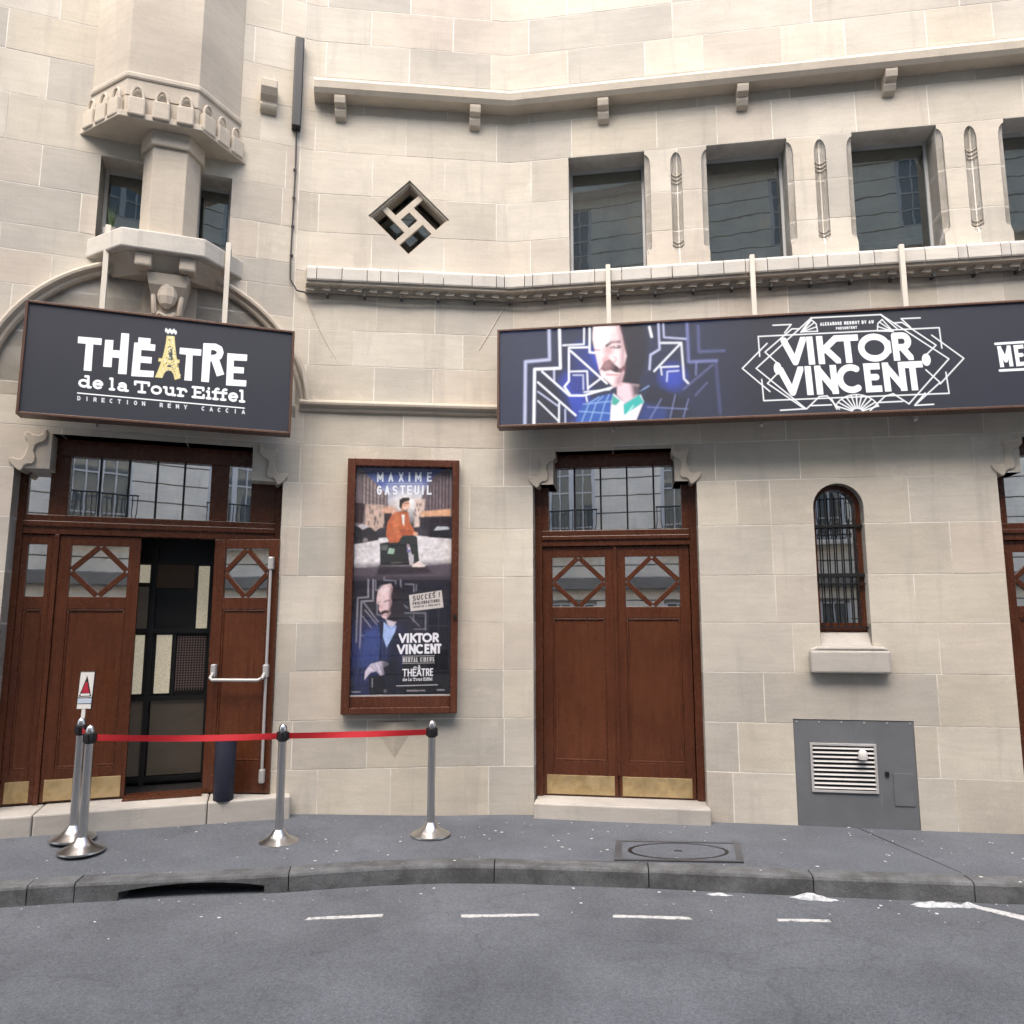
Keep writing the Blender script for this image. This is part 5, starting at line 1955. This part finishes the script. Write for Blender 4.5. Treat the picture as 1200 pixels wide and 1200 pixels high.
# kerb stones, one of them over the gully
kj = [-8, -6.7, -5.4, -4.3, -3.27, -2.98, -1.58, -.13, .98, 2.1, 3.15, 4.3, 5.6, 7, 9]
for a, b in zip(kj[:-1], kj[1:]):
    n = max(3, int((b - a) / .12))
    xs = np.linspace(a + .004, b - .004, n)
    pr = [(0, -.40), (0, -.022), (.008, -.006), (.022, .0), (KW, .001), (KW, -.40)]
    jit = random.uniform(-.004, .004)
    mbk = MB()
    for x in xs:
        t = Vector((.1, kerb_y(x + .05) - kerb_y(x - .05), 0)).normalized()
        nn = Vector((-t.y, t.x, 0))
        for o_, z in pr:
            p = Vector((x, kerb_y(x), 0)) + nn * o_
            mbk.v.append((p.x, p.y, z + (jit if z > -.1 else 0)))
    m_ = len(pr)
    for i in range(n - 1):
        for k in range(m_):
            mbk.f.append((i * m_ + k, (i + 1) * m_ + k, (i + 1) * m_ + (k + 1) % m_, i * m_ + (k + 1) % m_))
    mbk.f.append(tuple(range(m_)))
    mbk.f.append(tuple((n - 1) * m_ + k for k in range(m_)))
    if abs(a + 2.98) < .01:
        me = mesh_of(mbk, 'kerb_stone')
        o = bpy.data.objects.new('tmp', me)
        COL.objects.link(o)
        prof = [(-2.70, -.30), (-1.74, -.30), (-1.74, -.075)] + [(-2.22 + .48 * u, -.075 + .04 * (1 - u * u)) for u in np.linspace(1, -1, 11)] + [(-2.70, -.09)]
        cme = mesh_of(MB().prism(prof, 5.0, 6.2), 'cut')
        c = bpy.data.objects.new('tmpc', cme)
        COL.objects.link(c)
        m = o.modifiers.new('b', 'BOOLEAN')
        m.operation = 'DIFFERENCE'
        m.object = c
        dg = bpy.context.evaluated_depsgraph_get()
        dg.update()
        me2 = bpy.data.meshes.new_from_object(o.evaluated_get(dg))
        bpy.data.objects.remove(o)
        bpy.data.objects.remove(c)
        ko = part_mesh('kerb_stone', me2, M_KERB, walk)
        part('gully_shade_sheet', MB().box(-2.72, -1.72, 5.70, 5.72, -.4, -.01), M_BLACK, walk)  # black sheet stands in for the unlit hollow behind the kerb opening
    else:
        ko = part('kerb_stone', mbk, M_KERB, walk)

# painted dashes on the road
DSH = [[(-1.33, 5.12), (-.84, 5.17), (-.84, 5.22), (-1.31, 5.165)], [(-.33, 5.16), (.18, 5.185), (.17, 5.225), (-.33, 5.205)], [(.65, 5.165), (1.16, 5.125), (1.14, 5.17), (.66, 5.205)], [(1.70, 5.10), (2.03, 5.09), (2.03, 5.13), (1.70, 5.14)],
       [(3.08, 5.33), (3.17, 5.33), (3.42, 5.10), (3.29, 5.10)]]
for d in DSH:
    mb = MB()
    n = 8
    top = [(d[0][0] + (d[1][0] - d[0][0]) * i / n, d[0][1] + (d[1][1] - d[0][1]) * i / n + random.uniform(-.004, .004)) for i in range(n + 1)]
    bot = [(d[2][0] + (d[3][0] - d[2][0]) * i / n, d[2][1] + (d[3][1] - d[2][1]) * i / n + random.uniform(-.004, .004)) for i in range(n + 1)]
    mb.slab(top + bot, RZ + .0005, RZ + .004)
    part('painted_dash', mb, M_PAINT, road)

# opposite pavement
mb = MB().box(-30, 30, -30, -1.7, RZ + .001, .0)
struct('opposite_pavement', mb, M_WALK)

# expansion joint across the pavement
part('pavement_joint', MB().bar((2.95, 6.86, .0), (3.18, 5.62, .0), .006, .006), M_IRON, walk)

# manhole cover
mh = thing('manhole_cover', 'rectangular iron manhole cover with a round lid, set in the pavement before the double door', 'manhole cover', (1.28, 6.1, 0))
q = [(.84, 6.37), (1.82, 6.30), (1.705, 5.83), (.76, 5.875)]


def q_at(u, v):
    x = (q[3][0] * (1 - u) + q[2][0] * u) * (1 - v) + (q[0][0] * (1 - u) + q[1][0] * u) * v
    yv = (q[3][1] * (1 - u) + q[2][1] * u) * (1 - v) + (q[0][1] * (1 - u) + q[1][1] * u) * v
    return x, yv


part('cover_plate', MB().slab([q_at(0, 0), q_at(1, 0), q_at(1, 1), q_at(0, 1)], -.01, .006), M_WALK, mh)
mb = MB()
e = .05
for u0, u1, v0, v1 in ((0, 1, 0, e * 1.2), (0, 1, 1 - e * 1.2, 1), (0, e, e * 1.2, 1 - e * 1.2), (1 - e, 1, e * 1.2, 1 - e * 1.2)):
    mb.slab([q_at(u0, v0), q_at(u1, v0), q_at(u1, v1), q_at(u0, v1)], -.01, .011)
part('rim', mb, M_IRON, mh)
mb = MB()
n = 48
for k in range(n):
    t0, t1 = 2 * math.pi * k / n, 2 * math.pi * (k + 1) / n
    mb.slab([q_at(.5 + r_ * math.cos(t), .5 + r_ * 1.05 * math.sin(t)) for r_, t in ((.37, t0), (.40, t0), (.40, t1), (.37, t1))], -.008, .0075)
part('lid_gap', mb, M_BLACK, mh)
part('lifting_slot', MB().slab([q_at(.47, .48), q_at(.53, .48), q_at(.53, .53), q_at(.47, .53)], -.01, .008), M_BLACK, mh)
solo('valve_cover', MB().lathe([(.0, .002), (.10, .002), (.115, .006), (.12, .0)], (-3.57, 5.74, .004), 20), M_IRON, 'small dark round cover plate in the pavement by the left kerb', 'cover plate', (-3.57, 5.74, .004))


# ------------------------------------------------------------------ barrier posts
def stanchion_meshes():
    m = {}
    m['base'] = mesh_of(MB().lathe([(.0, 0), (.158, 0), (.165, .008), (.163, .018), (.13, .032), (.09, .05), (.062, .075), (.047, .10), (.042, .108)], n=36), 'base')
    m['post'] = mesh_of(MB().lathe([(.033, .10), (.033, .86), (.034, .865), (.034, .885), (.028, .91), (.016, .925), (.004, .93)], n=20), 'post')
    m['belt_housing'] = mesh_of(MB().lathe([(.034, .79), (.0375, .795), (.0375, .868), (.034, .873)], n=16), 'belt_housing')
    for k, mt in (('base', M_STEEL), ('post', M_STEEL), ('belt_housing', M_BLACK)):
        m[k].materials.append(mt)
        m[k].polygons.foreach_set('use_smooth', [True] * len(m[k].polygons))
        m[k].set_sharp_from_angle(angle=R(40))
    return m


SM = stanchion_meshes()


def stanchion(loc, label):
    t = thing('barrier_post', label, 'barrier post', loc, 'barrier posts on the pavement')
    for k in ('base', 'post', 'belt_housing'):
        o = bpy.data.objects.new(k, SM[k])
        COL.objects.link(o)
        o.parent = t
    mb = MB()
    for an in (0, 90, 180, 270):
        c_, s_ = math.cos(R(an)), math.sin(R(an))
        x, yv = .037 * c_, .037 * s_
        mb.box(x - .012, x + .012, yv - .012, yv + .012, .80, .865)
    me = mesh_of(mb, 'belt_slot')
    part_mesh('belt_slot', me, M_BLACK, t, bev=.003)
    return t


S_A = Vector((-3.25, 5.965, .04))
S_B = Vector((-3.44, 6.178, .07))
S_C = Vector((-1.87, 6.32, .0))
S_D = Vector((-.675, 6.53, 0))
pa = stanchion(S_A, 'steel barrier post nearest the kerb at the left end of the long red belt')
pb_ = stanchion(S_B, 'steel barrier post close to the step, carrying a small white warning notice')
pc_ = stanchion(S_C, 'steel barrier post where the two long red belts meet, right of the entrance')
pd_ = stanchion(S_D, 'steel barrier post at the right end of the red belt, below the poster case')


def belt(owner, p, q, sag):
    p, q = Vector(p), Vector(q)
    d = (q - p).normalized()
    nn = Vector((-d.y, d.x, 0))
    mb = MB()
    n = 26
    for i in range(n + 1):
        t = i / n
        c = p.lerp(q, t)
        c.z -= sag * 4 * t * (1 - t)
        tw = .006 * math.sin(t * 7 + p.x)
        for dz, dn in ((-.024, -tw), (.024, tw)):
            for e_ in (-.0008, .0008):
                mb.v.append(tuple(c + Vector((0, 0, dz)) + nn * (dn + e_)))
    for i in range(n):
        k = i * 4
        mb.f += [(k, k + 2, k + 6, k + 4), (k + 1, k + 5, k + 7, k + 3), (k, k + 4, k + 5, k + 1), (k + 2, k + 3, k + 7, k + 6)]
    part('belt', mb, M_RED, owner)


def top(p, q):
    d = (q - p)
    d.z = 0
    d.normalize()
    return p + d * .045 + Vector((0, 0, .832))


belt(pa, top(S_A, S_C), top(S_C, S_A), .012)
belt(pc_, top(S_C, S_D), top(S_D, S_C), .004)
belt(pb_, top(S_B, S_A), top(S_A, S_B), .002)
# notice on the second post
zt = S_B.z + .93
bd = Matrix.Translation(Vector((S_B.x + .015, S_B.y - .02, zt))) @ Matrix.Rotation(R(8), 4, 'Z') @ Matrix.Rotation(R(-6), 4, 'X')
FB = lambda x, yy, z: tuple(bd @ Vector((x, yy, z)))
br = part('notice_board', MB().box(-.058, .058, 0, .012, .06, .36), M_BLACK, pb_, FB, bev=.003)
part('notice_sheet', MB().box(-.052, .052, -.002, .0, .155, .352), M_PLASTW, pb_, FB)
part('notice_strip', MB().box(-.052, .052, -.002, .0, .108, .148), simple('pale_blue_print', (.42, .48, .56), .5), pb_, FB)
part('notice_strip', MB().box(-.052, .052, -.002, .0, .066, .102), M_PLASTW, pb_, FB)
part('warning_triangle', MB().prism([(-.046, .162), (.046, .162), (0, .325)], -.0035, -.002), M_BLACK, pb_, FB)
part('warning_triangle', MB().prism([(-.029, .19), (.029, .19), (.006, .275), (-.006, .275)], -.0048, -.0036), simple('warning_red', (.36, .01, .03), .5), pb_, FB)
part('warning_caption', MB().box(-.034, .034, -.0048, -.0036, .167, .185), M_PLASTW, pb_, FB)
part('notice_stem', MB().box(-.014, .014, 0, .012, -.01, .07), M_PLASTW, pb_, FB)

# ------------------------------------------------------------------ bin by the open leaf
bl = W.P(-.535, -.09, ZS)
bn = thing('waste_bin', 'slim dark navy bin standing on the step before the open door leaf', 'bin', bl)
part('body', MB().lathe([(.080, .0), (.084, .01), (.088, .50), (.084, .51)], tuple(bl), 24), M_NAVY, bn, smooth=True)
part('rim', MB().lathe([(.087, .50), (.092, .505), (.092, .525), (.080, .525), (.078, .44)], tuple(bl), 24), M_BLACK, bn, smooth=True)


# ------------------------------------------------------------------ white slush by the kerb and flakes
def lump(name, cx, cy, rx, ry, h, label, seed, rot=0):
    r3 = random.Random(seed)
    mb = MB()
    nr, na = 9, 36
    ph = [r3.uniform(0, 6.28) for _ in range(8)]
    for i in range(nr + 1):
        f_ = i / nr
        for k in range(na):
            t = 2 * math.pi * k / na
            rim = 1 + .22 * math.sin(2 * t + ph[0]) + .16 * math.sin(5 * t + ph[1]) + .10 * math.sin(9 * t + ph[2])
            x, yv = f_ * rim * rx * math.cos(t), f_ * rim * ry * math.sin(t)
            hh = h * max(0, 1 - f_ ** 1.6) * (1 + .35 * math.sin(x * 60 + ph[3]) * math.sin(yv * 80 + ph[4]) + .3 * math.sin(x * 25 + ph[5]))
            c_, s_ = math.cos(rot), math.sin(rot)
            mb.v.append((cx + x * c_ - yv * s_, cy + x * s_ + yv * c_, RZ + .001 + max(0, hh)))
    for i in range(nr):
        for k in range(na):
            mb.f.append((i * na + k, i * na + (k + 1) % na, (i + 1) * na + (k + 1) % na, (i + 1) * na + k))
    solo(name, mb, M_FOAM, label, 'slush', (cx, cy, RZ), smooth=True, group='white slush in the gutter')


lump('slush_heap', 2.08, 5.48, .12, .03, .034, 'tallest lump of white slush in the gutter, right of the manhole cover', 1, -.25)
lump('slush_heap', 2.86, 5.36, .16, .03, .03, 'long flat patch of white slush in the gutter near the diagonal road line', 2, -.1)
lump('slush_heap', 3.04, 5.345, .09, .025, .022, 'small patch of white slush at the right end of the long gutter patch', 3, -.1)
lump('slush_heap', 1.45, 5.56, .07, .018, .012, 'thin small smear of white slush in the gutter below the manhole cover', 4, -.1)

mb = MB()
r4 = random.Random(21)
for k in range(220):
    x = r4.uniform(-4.2, 4.6)
    on_walk = r4.random() < .6
    yv = kerb_y(x) + (r4.uniform(.03, 1.35) if on_walk else -abs(r4.gauss(0, .25)) - .02)
    z = (ground_z(x, yv) + .0035) if on_walk else RZ + .002
    if not on_walk and x < .4 and r4.random() < .45:
        continue
    rr_ = r4.choice([.003, .004, .005, .006, .010]) * (1.15 if x > 0 else 1)
    n = 5
    a0 = r4.uniform(0, 6)
    pts = [(x + rr_ * r4.uniform(.6, 1.5) * math.cos(a0 + 2 * math.pi * i / n), yv + rr_ * r4.uniform(.5, 1.2) * math.sin(a0 + 2 * math.pi * i / n)) for i in range(n)]
    mb.slab(pts, z, z + .003)
solo('paper_flakes', mb, M_FLAKE, 'tiny white paper flakes scattered over the pavement and gutter', 'litter', (0, 5.8, 0), kind='stuff')

# ------------------------------------------------------------------ the house across the street (seen in the panes)
OY = -4.2
opp = thing('opposite_house', 'pale stone house across the street, mirrored in the door panes', 'building', (0, OY, 0))
WX = [-10.8, -7.8, -4.9, -2.0, .9, 3.8, 6.7, 9.6]
FLOORS = [(.5, 2.1), (3.6, 6.3), (7.6, 9.9), (11, 12.7)]
WW = 1.25
mb = MB()
cz = 0.0
while cz < 13:
    z1 = cz + .44
    op = [f_ for f_ in FLOORS if f_[0] < z1 - .1 and f_[1] > cz + .1]
    xs = [-16]
    if op:
        for x in WX:
            xs += [x - WW / 2, x + WW / 2]
    xs.append(16)
    for k in range(0, len(xs), 2):
        mb.box(xs[k], xs[k + 1], OY - .3, OY + random.uniform(-.004, .004), cz, z1 - .03)
    cz = z1
part('wall', mb, M_OPP, opp)
part('joint_backing', MB().box(-16, 16, OY - .5, OY - .05, 0, 13.2).box(-16, 16, OY - 9, OY - .5, 0, 13.2), M_OPPB, opp)
for z, o_, h in ((2.45, .22, .30), (6.9, .30, .22), (10.4, .25, .2), (13.0, .45, .3)):
    part('cornice', MB().box(-16, 16, OY + .0, OY + o_, z, z + h), M_OPPB if z < 3 else M_OPP, opp, bev=.03)
for x in WX:
    for (z0, z1) in FLOORS:
        fm = MB()
        for xa, xb in ((x - WW / 2, x - WW / 2 + .09), (x + WW / 2 - .09, x + WW / 2), (x - .06, x + .06)):
            fm.box(xa, xb, OY - .05, OY - .0, z0, z1)
        nb = max(2, int((z1 - z0) / .42))
        for k in range(nb + 1):
            z = z0 + (z1 - z0) * k / nb
            fm.box(x - WW / 2 + .09, x + WW / 2 - .09, OY - .048, OY - .012, z - .016, z + .016)
        for sx in (-.3, .3):
            fm.box(x + sx - .014, x + sx + .014, OY - .047, OY - .013, z0, z1)
        wi = part('window', fm, M_WHITEPAINT, opp)
        part('pane', MB().box(x - WW / 2, x + WW / 2, OY - .045, OY - .04, z0, z1), M_OPANE, wi)
    for z0 in (3.55, 7.55):
        bm_ = MB()
        bm_.box(x - .75, x + .75, OY, OY + .32, z0 - .14, z0 - .02)
        r_ = MB().tube([(x - .72, OY + .29, z0 + .9), (x + .72, OY + .29, z0 + .9)], .022, 6).tube([(x - .72, OY + .29, z0 + .08), (x + .72, OY + .29, z0 + .08)], .018, 6)
        for k in range(15):
            xx = x - .7 + .1 * k
            r_.tube([(xx, OY + .29, z0), (xx + (.04 if k % 2 else -.04), OY + .29, z0 + .3), (xx, OY + .29, z0 + .5), (xx, OY + .29, z0 + .9)], .011, 5)
        ba = part('balcony', bm_, M_OPP, opp, bev=.02)
        part('railing', r_, M_BLACK, ba)
